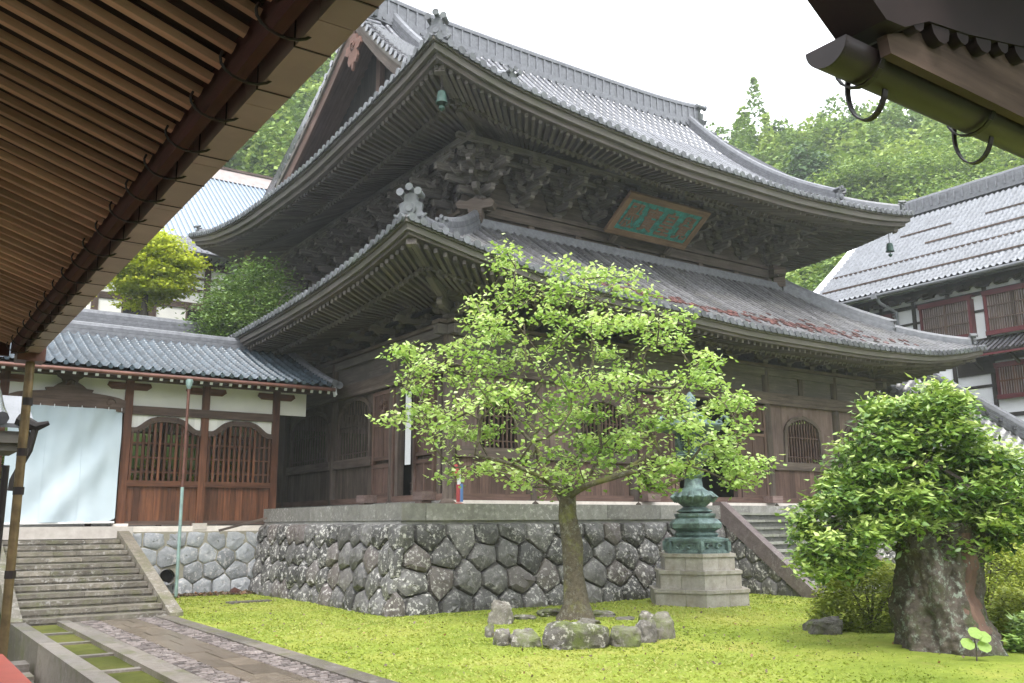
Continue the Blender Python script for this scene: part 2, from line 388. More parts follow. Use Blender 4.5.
# moss lawn: one gently uneven sheet
def lawn():
    xs = np.concatenate([np.arange(6.1, 30, .22), np.arange(30, 52, 1.)]); ys = np.concatenate([np.arange(-2, 4, .6), np.arange(4, 29.72, .22), [29.72]])
    X, Y = np.meshgrid(xs, ys); rgl = np.random.default_rng(3)
    Z = .045+.02*np.sin(X*1.1+.5*np.sin(Y*.7))*np.cos(Y*.9)+rgl.uniform(-.012, .012, X.shape)
    far = np.clip((X-11)/6, 0, 1)*np.clip((14-Y)/7, 0, 1); Z += far*.05
    n = len(xs); V = np.stack([X, Y, Z], -1).reshape(-1, 3)
    idx = np.arange(len(ys)*n).reshape(len(ys), n)
    F = np.stack([idx[:-1, :-1], idx[:-1, 1:], idx[1:, 1:], idx[1:, :-1]], -1).reshape(-1, 4)
    struct(npmesh('lawn', V, F, 'moss', smooth=True))
lawn()
def blades():
    """short moss tufts and clover on the near lawn"""
    g = np.random.default_rng(11); n = 120000
    x = 6.2+g.random(n)*20; y = 6+g.random(n)*23.5
    keep = (((x-16)**2/4+(y-9)**2/2 > 1) & ((y < 19.75) | (x < 10.25))); x = x[keep]; y = y[keep]; n = len(x)
    x += .0; a = g.random(n)*6.28; h = g.uniform(.012, .045, n); wd = g.uniform(.015, .04, n); t = g.normal(0, .03, (n, 2))
    z0 = np.full(n, .04)+.02*np.sin(x*1.1+.5*np.sin(y*.7))*np.cos(y*.9)
    A = np.stack([x-np.cos(a)*wd, y-np.sin(a)*wd, z0], -1); B = np.stack([x+np.cos(a)*wd, y+np.sin(a)*wd, z0], -1)
    C = np.stack([x+t[:, 0], y+t[:, 1], z0+h], -1)
    V = np.stack([A, B, C], 1).reshape(-1, 3); F = np.arange(3*n).reshape(-1, 3)
    big = .5+.25*np.sin(x*.8+1)+.2*np.cos(y*.9+x*.3)
    tag(npmesh('moss_tufts', V, F, leaf('moss_tuft_leaves', [(0, (.20, .26, .04)), (.5, (.32, .375, .068)), (1, (.42, .43, .12))], .4), rnd=np.repeat(np.clip(big+g.normal(0, .2, n), 0, 1), 3)),
        'short yellow green moss tufts covering the temple court', 'moss', kind='stuff')
blades()

# paved approach on the left
PX0, PX1 = 3.85, 5.85
mb = MB()
random.seed(21)
y = 3.0
while y < 23.1:
    L = random.uniform(.75, 1.1); c = random.uniform(4.75, 5.15)
    for a, b in ((4.52, c), (c, 5.32)):
        mb.box(a+.008, b-.008, y+.008, min(y+L, 23.15)-.008, -.04, .05+random.uniform(-.004, .004))
    y += L
struct(mb.build('paved_path', 'slab'))
mb = MB()
for x0, x1 in ((4.1, 4.52), (5.32, 5.76)):
    y = 5.
    while y < 23.1:
        x = x0; d = random.uniform(.05, .10)
        while x < x1-.03:
            l = min(random.uniform(.09, .22), x1-x); q = random.uniform(-.03, .03)
            h = .055+random.uniform(-.012, .014)
            V = [(x+.006, y+.004+q, -.02), (x+l-.006, y+.004+q*.5, -.02), (x+l-.006, y+d-.006+q*.5, -.02), (x+.006, y+d-.006+q, -.02),
                 (x+.014, y+.012+q, h), (x+l-.014, y+.012+q*.5, h+.004), (x+l-.014, y+d-.012+q*.5, h), (x+.014, y+d-.012+q, h-.004)]
            mb.add(V, [(4, 5, 6, 7), (0, 1, 5, 4), (1, 2, 6, 5), (2, 3, 7, 6), (3, 0, 4, 7)])
            x += l
        y += d
struct(mb.build('cobble_path_strips', 'cobble'))
mb = MB(); mb.box(2.9, 6.1, 3, 23.3, -.3, .015); struct(mb.build('path_bed', 'soil'))
mb = MB(); mb.box(.96, 2.70, -5, 23.0, -1., -.86); struct(mb.build('drain_floor', 'soil'))
mb = MB(); mb.box(3.0, 3.6, 3, 23.0, -.2, .03); struct(mb.build('moss_strip_ground', 'moss_dim'))
for nm, x0, x1, z1, yb in (('outer_path_kerb', 2.70, 2.99, .11, 23.0), ('inner_path_kerb', 3.60, 3.84, .12, 22.9), ('slab_path_kerb', 3.845, 4.095, .055, 23.1), ('lawn_path_kerb', 5.77, 6.12, .075, 23.3)):
    mb = MB(); y = 3.
    while y < yb:
        L = min(random.uniform(1.4, 2.6), yb-y); mb.box(x0, x1, y+.004, y+L-.004, -.9 if x0 < 2.8 else -.1, z1); y += L
    struct(mb.build(nm, 'kerb'))
for i, y in enumerate((20.9, 19.1, 17.1, 15.15, 13.2, 11.3)):
    mb = MB(); mb.box(3.0, 3.6, y-.09, y+.09, 0, .065)
    struct(mb.build('path_crossbar_stone', 'kerb'))

# ------------------------------------------------------------------ stone masonry
def clip_poly(P, a, b, c):
    out = []
    for i in range(len(P)):
        p, q = P[i], P[(i+1) % len(P)]; dp = a*p[0]+b*p[1]-c; dq = a*q[0]+b*q[1]-c
        if dp <= 0: out.append(p)
        if dp*dq < 0: t = dp/(dp-dq); out.append((p[0]+(q[0]-p[0])*t, p[1]+(q[1]-p[1])*t))
    return out
def cells(W, H, rows, cw, seed, inside=None):
    g = random.Random(seed); pts = []; rh = H/rows
    for j in range(rows):
        n = max(1, round(W/cw)); 
        for i in range(-1, n+2):
            pts.append(((i+.5*(j % 2)+g.uniform(-.22, .22))*W/n, (j+.5+g.uniform(-.16, .16))*rh))
    out = []
    for k, p in enumerate(pts):
        P = [(0, 0), (W, 0), (W, H), (0, H)]
        for m, q in enumerate(pts):
            if m == k or abs(q[0]-p[0]) > 3*cw: continue
            a, b = q[0]-p[0], q[1]-p[1]; c = (q[0]**2+q[1]**2-p[0]**2-p[1]**2)/2
            P = clip_poly(P, a, b, c)
            if len(P) < 3: break
        if len(P) >= 3:
            ar = abs(sum(P[i][0]*P[(i+1) % len(P)][1]-P[(i+1) % len(P)][0]*P[i][1] for i in range(len(P))))/2
            if ar > .02*cw*rh*4: out.append(P)
    return out
def masonry(mb, fn, W, H, rows, cw, seed, bulge=.16, keep=None, gap=.98):
    """fn(s,t,depth)->world; polygonal rough faced stones"""
    g = random.Random(seed+5)
    for P in cells(W, H, rows, cw, seed):
        cx = sum(p[0] for p in P)/len(P); cy = sum(p[1] for p in P)/len(P)
        if keep and not keep(cx, cy): continue
        Q = []
        for i in range(len(P)):
            p, q = P[i], P[(i+1) % len(P)]; L = math.hypot(q[0]-p[0], q[1]-p[1]); n = max(1, int(L/.16))
            for k in range(n): Q.append((p[0]+(q[0]-p[0])*k/n, p[1]+(q[1]-p[1])*k/n))
        # round the corners a little
        n = len(Q); Q = [((Q[i-1][0]+8*Q[i][0]+Q[(i+1) % n][0])/10, (Q[i-1][1]+8*Q[i][1]+Q[(i+1) % n][1])/10) for i in range(n)]
        V = []; bl = bulge*g.uniform(.75, 1.25); tl = g.uniform(-.05, .05)
        for sc_, dp in ((gap+.02, -.03), (gap, .02), (gap-.09, bl*.62), (.58, bl*.95), (.25, bl*1.05)):
            for q in Q:
                x = cx+(q[0]-cx)*sc_; y_ = cy+(q[1]-cy)*sc_
                d = dp+((g.uniform(-.022, .022)+tl*(q[0]-cx)/cw) if dp > .03 else 0)
                V.append(fn(x, y_, d))
        V.append(fn(cx, cy, bl*1.08)); F = []
        for k in range(4):
            for i in range(n): F.append((k*n+i, k*n+(i+1) % n, (k+1)*n+(i+1) % n, (k+1)*n+i))
        for i in range(n): F.append((4*n+i, 4*n+(i+1) % n, 5*n))
        mb.add(V, F, None, g.random())

PZ = 2.68                                     # podium top
pod = thing('stone_podium', (24.4, 34, 0), 'tall battered podium of dark polygonal stones with a grey capstone under the temple hall', 'podium')
SX0, SX1 = 22.10, 26.70                       # front stairs between stringers
def facemap(o, u, nrm, H, lean):
    o = Vector(o); u = Vector(u); nrm = Vector(nrm)
    return lambda s, t, d: o+u*s+Vector((0, 0, t))-nrm*(lean*(1-(1-t/H)**1.5 if False else t/H))+nrm*d
HW = 2.24
mb = MB(); masonry(mb, facemap((10.29, 19.80, -.06), (1, 0, 0), (0, -1, 0), HW, .38), SX0-10.29, HW, 4, .84, 4, bulge=.17); mb.build('front_stone_face', 'stone_dark', pod, smooth=28)
mb = MB(); masonry(mb, facemap((10.27, 29.7, -.06), (0, -1, 0), (-1, 0, 0), HW, .38), 29.7-19.82, HW, 4, .78, 9, bulge=.17); mb.build('side_stone_face', 'stone_dark', pod, smooth=28)
mb = MB(); masonry(mb, facemap((SX1, 19.80, -.06), (1, 0, 0), (0, -1, 0), HW, .38), 38.3-SX1, HW, 4, .9, 14); mb.build('front_stone_face', 'stone_dark', pod, smooth=28)
mb = MB()                                     # backing with the batter
b0 = [(10.31, 19.84, -.1), (38.5, 19.84, -.1), (38.5, 48.0, -.1), (10.31, 48.0, -.1)]
b1 = [(10.70, 20.23, 2.26), (38.1, 20.23, 2.26), (38.1, 47.6, 2.26), (10.70, 47.6, 2.26)]
mb.add(b0+b1, [(0, 1, 5, 4), (1, 2, 6, 5), (2, 3, 7, 6), (3, 0, 4, 7), (4, 5, 6, 7)]); mb.build('mortar_core', 'stone_mortar', pod)
mb = MB(); random.seed(5)
def caprun(mb, x, xe, horiz, fixed0, fixed1, z0, z1, lo=1.5, hi=2.4):
    while x < xe-.01:
        L = random.uniform(lo, hi); L = xe-x if xe-x-L < .7 else L
        if horiz: mb.box(x+.006, x+L-.006, fixed0, fixed1, z0, z1)
        else: mb.box(fixed0, fixed1, x+.006, x+L-.006, z0, z1)
        x += L
caprun(mb, 11.35, 38.15, True, 20.13, 20.9, 2.26, PZ); caprun(mb, 20.13, 29.64, False, 10.66, 11.34, 2.26, PZ)
caprun(mb, 29.65, 47.6, False, 10.66, 11.34, 2.26, PZ)
mb.build('capstone', 'stone_cap', pod)
mb = MB(); mb.box(11.345, 38.1, 20.905, 47.6, 2.3, PZ-.004); mb.build('podium_floor', 'stone_cap', pod)

# front staircase
st = thing('front_staircase', (24.4, 18.5, 0), 'stone staircase with sloping brown side stones climbing the front of the podium', 'staircase')
NS = 12
for i in range(NS):
    z1 = PZ*(NS-i-1)/NS if False else PZ-(i+1)*PZ/(NS+0.)+.0
    y1 = 20.13-i*.275; y0 = y1-.275
    if z1 < .05: continue
    mb = MB(); xs_ = [SX0+.1, 23.6+random.uniform(-.4, .4), 25.3+random.uniform(-.3, .3), SX1-.1]
    for a, b in zip(xs_, xs_[1:]): mb.box(a+.004, b-.004, y0-.05, y1, z1-.075, z1)
    sp_ = mb.build('step', 'stone_step_front', st)
    mb = MB(); mb.box(SX0+.1, SX1-.1, y0+.0, y1+.1, z1-.27, z1-.078); mb.build('riser', 'stone_riser', sp_)
for X in (SX0, SX1):
    mb = MB(); mb.prism([(16.72, -.05), (17.05, -.05), (20.45, 2.40), (20.45, 2.80), (20.12, 2.80), (16.72, .20)], (X, 0, 0), (0, 1, 0), (0, 0, 1), (.30, 0, 0))
    mb.build('stringer_stone', 'stone_brown', st)
    mb = MB()
    # polygonal stones filling the triangle under the stringer
    sgn = -1 if X == SX0 else 1
    fn = (lambda s, t, d, X=X, sgn=sgn: Vector((X+sgn*(.06+d*.8), 16.9+s, t-.04)))
    masonry(mb, fn, 3.1, 2.6, 5, .55, 31, bulge=.09, keep=lambda a, b: b < a*.75-.12)
    if sgn > 0: mb.f = [q[::-1] for q in mb.f]
    mb.build('side_stones', 'stone_dark', st, smooth=28)
    mb = MB(); mb.prism([(17.0, -.05), (20.3, -.05), (20.3, 2.5)], (X, 0, 0), (0, 1, 0), (0, 0, 1), (.12, 0, 0)); mb.build('side_core', 'stone_mortar', st)

# ------------------------------------------------------------------ temple hall
HX0, HX1, HY0, HY1 = 13.7, 35.1, 23.0, 44.8
CX0, CX1, CY0, CY1 = 16.65, 32.15, 25.95, 41.8
hall = thing('temple_hall', (24.4, 34, PZ), 'large weathered wooden zen temple hall with two curved grey tiled roofs', 'temple')
def part(mb, name, m, smooth=None, label=None):
    o = mb.build(name, m, hall, smooth=smooth)
    if label: o['label'] = label
    return o
# posts of the lower storey
fx = [13.7, 16.65, 20.9, 27.9, 32.15, 35.1]; ly = [23.0, 26.45, 31.15, 35.8, 40.5, 44.8]
def post(x, y, z0, z1, rd=.19):
    mb = MB(); mb.lathe([(rd*1.35, z0), (rd*1.5, z0+.08), (rd*1.25, z0+.2)], (x, y, 0), 12)
    o1 = mb
    mb.lathe([(rd, z0+.2), (rd, z1)], (x, y, 0), 12)
    # give vertical grain
    mb.g = [(v[2], v[0], v[1]) for v in mb.v]
    return mb
for x in fx: part(post(x, HY0, PZ, 8.0), 'post', 'wood', 40)
for y in ly[1:]: part(post(HX0, y, PZ, 8.0), 'post', 'wood', 40)
for y in ly[1:]: part(post(HX1, y, PZ, 8.0), 'post', 'wood', 40)
# base kerb, sills, rails, beams (front = along X, side = along Y)
def run(name, m, z0, z1, t, out=0., ext=0., r=None, sides='FL'):
    if 'F' in sides: mb = MB(); mb.box(HX0-ext, HX1+ext, HY0-t/2-out, HY0+t/2-out, z0, z1, r=r); part(mb, name, m)
    if 'L' in sides: mb = MB(); mb.box(HX0-t/2-out-.003, HX0+t/2-out-.003, HY0-ext, HY1+ext, z0-.004, z1-.004, r=r); part(mb, name, m)
    if 'R' in sides: mb = MB(); mb.box(HX1-t/2+out, HX1+t/2+out, HY0-ext, HY1+ext, z0-.004, z1-.004, r=r); part(mb, name, m)
run('foundation_stone', 'stone_white', PZ-.01, PZ+.16, .5, sides='F')
run('foundation_stone', 'stone_cap', PZ-.01, PZ+.16, .5, sides='L')
run('ground_sill', 'wood_red', PZ+.16, PZ+.36, .3, sides='FLR')
run('tie_beam', 'wood', 6.74, 7.06, .30, out=.05, ext=.75, r=.75, sides='FLR')
run('lintel_moulding', 'wood', 6.60, 6.72, .40, out=.06, ext=.2, r=.95)
run('head_beam', 'wood_eave', 7.74, 8.02, .26, out=.02, ext=.5, r=.6, sides='FLR')
run('plate_beam', 'wood', 8.05, 8.16, .46, out=0, ext=.5, r=.5, sides='FLR')
# frieze boards between the beams
mb = MB(); mb.box(HX0, HX1, HY0-.03, HY0+.03, 7.06, 7.74, r=.4); mb.box(HX0-.03, HX0+.03, HY0, HY1, 7.06, 7.735, r=.3); mb.box(HX1-.03, HX1+.03, HY0, HY1, 7.06, 7.735, r=.3); part(mb, 'frieze_board', 'wood_eave')
for x in fx[1:-1]+[18.8, 24.4, 30.0]:
    mb = MB(); mb.box(x-.13, x+.13, HY0-.10, HY0+.05, 7.065, 7.735); part(mb, 'short_strut', 'wood')

def boards_mb(o, u, n, W, z0, z1, bw=.30, th=.05, hole=None, mb=None):
    """vertical boards of a bay; hole = polygon (s,z) cut as polygon boundary"""
    mb = mb or MB(); s = 0
    while s < W-.01:
        b = min(bw*random.uniform(.85, 1.15), W-s)
        a0 = Vector(o)+Vector(u)*(s+b/2)
        mb.beam(a0+Vector((0, 0, z0)), a0+Vector((0, 0, z1)), b-.006, th, up=n)
        s += b
    return mb
def arch(hw, z0, z1, kind):
    """outline half: bell shaped window, from bottom left round to bottom right"""
    H = z1-z0; L = []
    if kind == 'bell':
        prof = [(0, 1.04), (.12, 1.0), (.5, .98), (.70, .95), (.80, .86), (.88, .70), (.94, .48), (.98, .22), (1.0, 0.)]
    else:
        prof = [(0, 1.0), (.55, 1.0), (.72, .99), (.84, .90), (.92, .72), (.97, .42), (1.0, 0.)]
    for t, q in prof: L.append((-hw*q, z0+H*t))
    return L+[(-x, z) for x, z in L[::-1][1:]]
def bay_window(o, u, n, W, c, hw, z0, z1, kind='bell', wallz=(4.42, 6.6), nb=13, red=True, lab=None, mwall='wood_wall'):
    """o: start of the bay on the wall line, u along, n outwards, c: window centre along u"""
    o = Vector(o); u = Vector(u); n = Vector(n)
    A = arch(hw, z0, z1, kind)
    mb = MB()                                  # wall boards around the opening: strips from outline to border
    Bz0, Bz1 = wallz
    # left and right of window: full boards
    xl, xr = c-hw*1.05, c+hw*1.05
    for a, b in ((0, xl), (xr, W)):
        s = a
        while s < b-.02:
            w_ = min(.32*random.uniform(.8, 1.2), b-s); P = o+u*(s+w_/2)
            mb.beam(P+Vector((0, 0, Bz0)), P+Vector((0, 0, Bz1)), w_-.005, .05, up=n); s += w_
    # columns above the arch and beside it
    m = 16
    def top(x):
        best = z0
        for (x0, za), (x1, zb) in zip(A, A[1:]):
            if min(x0, x1) <= x <= max(x0, x1) and abs(x1-x0) > 1e-6:
                best = max(best, za+(zb-za)*(x-x0)/(x1-x0))
        return best
    for k in range(m):
        xa = -hw*1.05+2.1*hw*k/m; xb = xa+2.1*hw/m; za, zb = top(xa), top(xb)
        if abs(xa) >= hw*.999 or abs(xb) >= hw*.999: za = zb = max(z0, min(za, zb))
        V = []
        for d in (-.025, .025):
            for x, z in ((xa, za), (xb, zb), (xb, Bz1), (xa, Bz1)): V.append(o+u*(c+x)+n*d+Vector((0, 0, z)))
        G = [(v.z, k*3.3, 0) for v in V]
        mb.add(V, [(0, 1, 2, 3)[::-1], (4, 5, 6, 7), (0, 1, 5, 4), (2, 3, 7, 6), (1, 2, 6, 5), (3, 0, 4, 7)], G, .5+.1*math.sin(k*2.2))
    part(mb, 'wall_boards', mwall)
    # frame
    win = MB()
    for i in range(len(A)-1):
        p = o+u*(c+A[i][0])+Vector((0, 0, A[i][1])); q = o+u*(c+A[i+1][0])+Vector((0, 0, A[i+1][1]))
        win.beam(p+n*.04, q+n*.04, .15, .13, up=n, r=.8)
    f = part(win, 'window_frame', 'wood')
    if lab: f['label'] = lab
    bars = MB()
    for k in range(nb):
        x = -hw+2*hw*(k+.5)/nb; zt = top(x)
        pts = [o+u*(c+x+.018*math.sin(z*13))+Vector((0, 0, z)) for z in np.linspace(z0, zt, 9)]
        for a, b in zip(pts, pts[1:]): bars.beam(a, b, .055, .05, up=n, r=.4+.02*k)
    for z in (z0+(z1-z0)*.12, z0+(z1-z0)*.55):
        bars.beam(o+u*(c-hw*.97)+Vector((0, 0, z)), o+u*(c+hw*.97)+Vector((0, 0, z)), .03, .035)
    b = bars.build('lattice', M['wood_red' if red else 'wood'], f)
    rail = MB(); rail.beam(o+n*.05+Vector((0, 0, wallz[0]-.16)), o+u*W+n*.05+Vector((0, 0, wallz[0]-.16)), .20, .31, r=.85)
    part(rail, 'waist_rail', 'wood')
    lowm = 'wood_red' if red else mwall
    part(boards_mb(o, u, n, W, PZ+.36, wallz[0]-.31), 'lower_boards', lowm)
F_ = (1, 0, 0); NF = (0, -1, 0)
bay_window((13.9, HY0, 0), F_, NF, 2.55, 1.55, .72, 4.42, 6.2, nb=9, lab='bell shaped lattice window at the near front corner')
bay_window((16.85, HY0, 0), F_, NF, 3.85, 2.75, 1.05, 4.42, 6.2, nb=13)
bay_window((28.1, HY0, 0), F_, NF, 3.85, 1.85, 1.10, 4.42, 6.2, nb=13)
bay_window((32.35, HY0, 0), F_, NF, 2.55, 1.0, .72, 4.42, 6.1, nb=9)
L_ = (0, -1, 0); NL = (-1, 0, 0)
bay_window((HX0, 30.95, 0), L_, NL, 3.05, 1.5, 1.32, 4.35, 6.55, kind='arch', nb=12, red=False, mwall='wood')
bay_window((HX0, 35.6, 0), L_, NL, 4.25, 2.1, 1.85, 4.35, 6.4, kind='arch', nb=15, red=False, mwall='wood')
part(boards_mb((HX0, 44.6, 0), L_, NL, 8.6, PZ+.36, 6.6), 'wall_boards', 'wood')
part(boards_mb((HX1, 23.2, 0), (0, 1, 0), (1, 0, 0), 21.4, PZ+.36, 6.6), 'wall_boards', 'wood_wall')
part(boards_mb((13.7, HY1, 0), F_, (0, 1, 0), 21.4, PZ+.36, 8.0), 'back_wall_boards', 'wood')
# left side doorway near the corner: Y 27.75 .. 23.4
def leafdoor(a, b, n, z0, z1, lab=None, rosette=True):
    a = Vector(a); b = Vector(b); n = Vector(n); W = (b-a).length; u = (b-a)/W; Z = Vector((0, 0, 1))
    mb = MB(); mb.beam(a+Z*z0+u*.06, a+Z*z1+u*.06, .12, .10, up=n); mb.beam(b+Z*z0-u*.06, b+Z*z1-u*.06, .12, .10, up=n)
    for t in (0, .27, .34, .66, .73, .97):
        z = z0+(z1-z0)*t+.06; mb.beam(a+u*.12+Z*z, b-u*.12+Z*z, .09, .12)
    d = part(mb, 'door_leaf', 'wood_red')
    if lab: d['label'] = lab
    q = MB()
    for t0, t1 in ((.03, .27), (.34, .66), (.73, .97)):
        za, zb = z0+(z1-z0)*t0, z0+(z1-z0)*t1
        q.beam(a+u*W/2+Z*za-n*.01, a+u*W/2+Z*zb-n*.01, W-.24, .03, up=n)
        q.beam(a+u*W/2+Z*za, a+u*W/2+Z*zb, .06, .07, up=n)
    if rosette:
        zc = z0+(z1-z0)*.85
        for k in range(12):
            t = k*math.pi/6; q.tube([a+u*(W/2)+Z*zc+n*.04+(u*math.cos(t)+Z*math.sin(t))*.10, a+u*(W/2)+Z*zc+n*.04+(u*math.cos(t)+Z*math.sin(t))*.24], [.03, .07], 6)
        q.lathe([(.09, -.03), (.09, .03)], (0, 0, 0), 10) if False else None
    q.build('door_panel', M['wood_red'], d)
leafdoor((HX0-.12, 27.75, 0), (HX0-.12, 26.2, 0), NL, PZ+.36, 6.5, 'folding panelled door leaf left of the dark side doorway')
leafdoor((HX0-.12, 24.85, 0), (HX0-.12, 23.6, 0), NL, PZ+.36, 6.5, 'folding panelled door leaf at the hall corner')
for y in (27.6, 23.75):
    mb = MB(); mb.box(HX0-.62, HX0-.1, y-.28, y+.28, PZ+.17, PZ+.42); mb.box(HX0-.58, HX0-.12, y-.2, y+.2, PZ-.01, PZ+.17); part(mb, 'pivot_block', 'wood_wall')
mb = MB()
for y in (26.1, 24.95, 23.42): mb.box(HX0-.11, HX0+.11, y-.1, y+.1, PZ+.36, 6.6)
mb.box(HX0-.1, HX0+.1, 24.95, 26.1, 6.3, 6.6); part(mb, 'door_jamb', 'wood')
part(boards_mb((HX0, 24.85, 0), L_, NL, 1.4, PZ+.36, 6.6), 'wall_boards', 'wood')
part(boards_mb((HX0, 27.9, 0), L_, NL, 1.7, PZ+.36, 6.6), 'wall_boards', 'wood')
mb = MB()
for z in (PZ+.75, PZ+.5): mb.box(HX0+.4, HX0+.46, 24.9, 26.1, z, z+.05)
for k in range(5): mb.box(HX0+.4, HX0+.45, 25.0+k*.26, 25.04+k*.26, PZ+.2, PZ+.8)
part(mb, 'low_barrier', 'wood')
# front doorway of the centre bay, leaves folded to either side
leafdoor((21.15, HY0-.06, 0), (22.75, HY0-.06, 0), NF, PZ+.36, 6.5, 'panelled door leaf left of the front doorway')
leafdoor((26.2, HY0-.06, 0), (27.7, HY0-.06, 0), NF, PZ+.36, 6.5, 'panelled door leaf with round carving right of the front doorway')
mb = MB(); mb.box(22.8, 23.0, HY0-.1, HY0+.1, PZ+.36, 6.6); mb.box(25.95, 26.15, HY0-.1, HY0+.1, PZ+.36, 6.6); part(mb, 'door_jamb', 'wood_red')
for x in (21.3, 27.55):
    mb = MB(); mb.box(x-.28, x+.28, HY0-.6, HY0-.1, PZ+.17, PZ+.42); part(mb, 'pivot_block', 'wood_wall')
mb = MB(); mb.box(HX0+2, HX1-2, 26.9, 27.0, PZ, 8.0); mb.box(15.6, 15.7, 23.4, 30, PZ, 8.0); part(mb, 'doorway_shade_sheet', 'black')  # black sheets put where the doorways show only shade
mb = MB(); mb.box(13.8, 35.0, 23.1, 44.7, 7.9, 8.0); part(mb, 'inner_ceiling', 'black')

# ------------------------------------------------------------------ curved tiled roofs
class Roof:
    """a hipped roof whose eaves carry measured heights; top(x,y) is the tile bed"""
    def __init__(s, X0, X1, Y0, Y1, eF, eL, eR, eB, rise, fade, g=None, backscale=1.):
        s.X0, s.X1, s.Y0, s.Y1 = X0, X1, Y0, Y1; s.eF, s.eL, s.eR, s.eB = eF, eL, eR, eB; s.rise = rise; s.fade = fade; s.g = g; s.bs = backscale
    def dd(s, x, y):
        return min(x-s.X0, s.X1-x), min(y-s.Y0, (s.Y1-y)*s.bs)
    def e(s, x, y):
        dx, dy = s.dd(x, y); dx = max(dx, 0); dy = max(dy, 0)
        ey = (s.eF if y-s.Y0 <= (s.Y1-y)*s.bs else s.eB)(x); ex = (s.eL if x-s.X0 <= s.X1-x else s.eR)(y)
        q = dx*dx+dy*dy
        if q < 1e-9: return (ex+ey)/2
        w_ = dx*dx/q; return ey*w_+ex*(1-w_)
    def top(s, x, y, side=None):
        dx, dy = s.dd(x, y)
        if side == 'Y': d = dy
        elif side == 'X': d = dx
        else: d = dy if (s.g and dx >= s.g) else min(dx, dy)
        return s.rise(d, s.e(x, y))

def roof_tiles(rf, D, sides, pitch, rad, parent_part, N=22, gtop=None, ox=.0, endr=1.25, name='roof_tiles', mt='tile', stepn=.34):
    """round cover tiles over a pan bed. D: run from the eave. For X sides the run is D['X']."""
    bed = MB(); rows = MB(); ends = MB()
    for sd_ in sides:
        yside = sd_ in 'FB'
        a0, a1 = (rf.X0, rf.X1) if yside else (rf.Y0, rf.Y1)
        n = int(round((a1-a0)/pitch)); p = (a1-a0)/n
        def pt(s_, d):
            if sd_ == 'F': return s_, rf.Y0+d
            if sd_ == 'B': return s_, rf.Y1-d/rf.bs
            if sd_ == 'L': return rf.X0+d, s_
            return rf.X1-d, s_
        def dmax(s_):
            if yside:
                h = min(s_-rf.X0, rf.X1-s_)
                if gtop is not None and h >= gtop: return D['Y']
                return min(D['Y'], max(h, .02))
            h = min(s_-rf.Y0, (rf.Y1-s_)*rf.bs); return min(D['X'], max(h, .02))
        ax = 'Y' if yside else 'X'
        Z = lambda s_, d: (lambda q: rf.top(q[0], q[1], ax))(pt(s_, d))
        # bed
        lines = []
        ss = sorted(set([a0+p*k for k in range(n+1)]))
        if gtop is not None and yside: ss = sorted(set(ss+[rf.X0+gtop-.001, rf.X0+gtop, rf.X1-gtop, rf.X1-gtop+.001]))
        for s_ in ss:
            dm = dmax(s_); lines.append([(lambda q, d: (q[0], q[1], rf.top(q[0], q[1], ax)-.02))(pt(s_, dm*k/N), 0) for k in range(N+1)])
        V = [v for Ln in lines for v in Ln]; F = []
        for i in range(len(lines)-1):
            for k in range(N):
                q = (i*(N+1)+k, (i+1)*(N+1)+k, (i+1)*(N+1)+k+1, i*(N+1)+k+1)
                F.append(q if sd_ in 'FR' else q[::-1])
        bed.add(V, F, None, .3)
        # cover rows
        for k in range(n):
            s_ = a0+p*(k+.5); dm = dmax(s_)
            m = max(2, int(dm/stepn)); off = -.06
            V = []; F = []; R_ = []
            na = 5
            r = random.random()
            for j in range(m):
                d0 = off+(dm-off)*j/m; d1 = off+(dm-off)*(j+1)/m
                for d, q in ((d0, 1.05), (d1, .92)):
                    x, y = pt(s_, d); z = rf.top(x, y, ax) if d >= 0 else rf.top(*pt(s_, 0), ax)-.02
                    for i in range(na):
                        t = math.pi*i/(na-1); c, h = math.cos(t)*rad*q, math.sin(t)*rad*q*1.1
                        V.append((x+(c if yside else 0), y+(0 if yside else c), z+h))
                b = j*2*na
                for i in range(na-1): F.append((b+i, b+i+1, b+na+i+1, b+na+i))
                F.append((b,)+tuple(b+i for i in range(na-1, 0, -1)))
            rows.add(V, F, None, r)
            # round end disc, drawn as a short drum
            x, y = pt(s_, off-.02); z = rf.top(*pt(s_, 0), ax)+.015
            dr = {'F': (0, -1, 0), 'B': (0, 1, 0), 'L': (-1, 0, 0), 'R': (1, 0, 0)}[sd_]
            P = Vector((x, y, z)); ends.tube([P, P-Vector(dr)*.09], rad*endr, 10, r=r)
            # crescent pan end between the rows
            s2 = a0+p*(k+1)
            if k < n-1:
                x, y = pt(s2, off+.03); z = rf.top(*pt(s2, 0), ax)-.03; P = Vector((x, y, z)); wv = Vector((1, 0, 0)) if yside else Vector((0, 1, 0))
                ends.beam(P-wv*(p/2-rad*.8), P+wv*(p/2-rad*.8), .05, .09, r=r)
    a = bed.build('tile_bed', M[mt], parent_part, smooth=60); b = rows.build(name, M[mt], parent_part, smooth=50)
    c = ends.build('eave_end_tiles', M['tile_end'], parent_part)
    return a, b, c

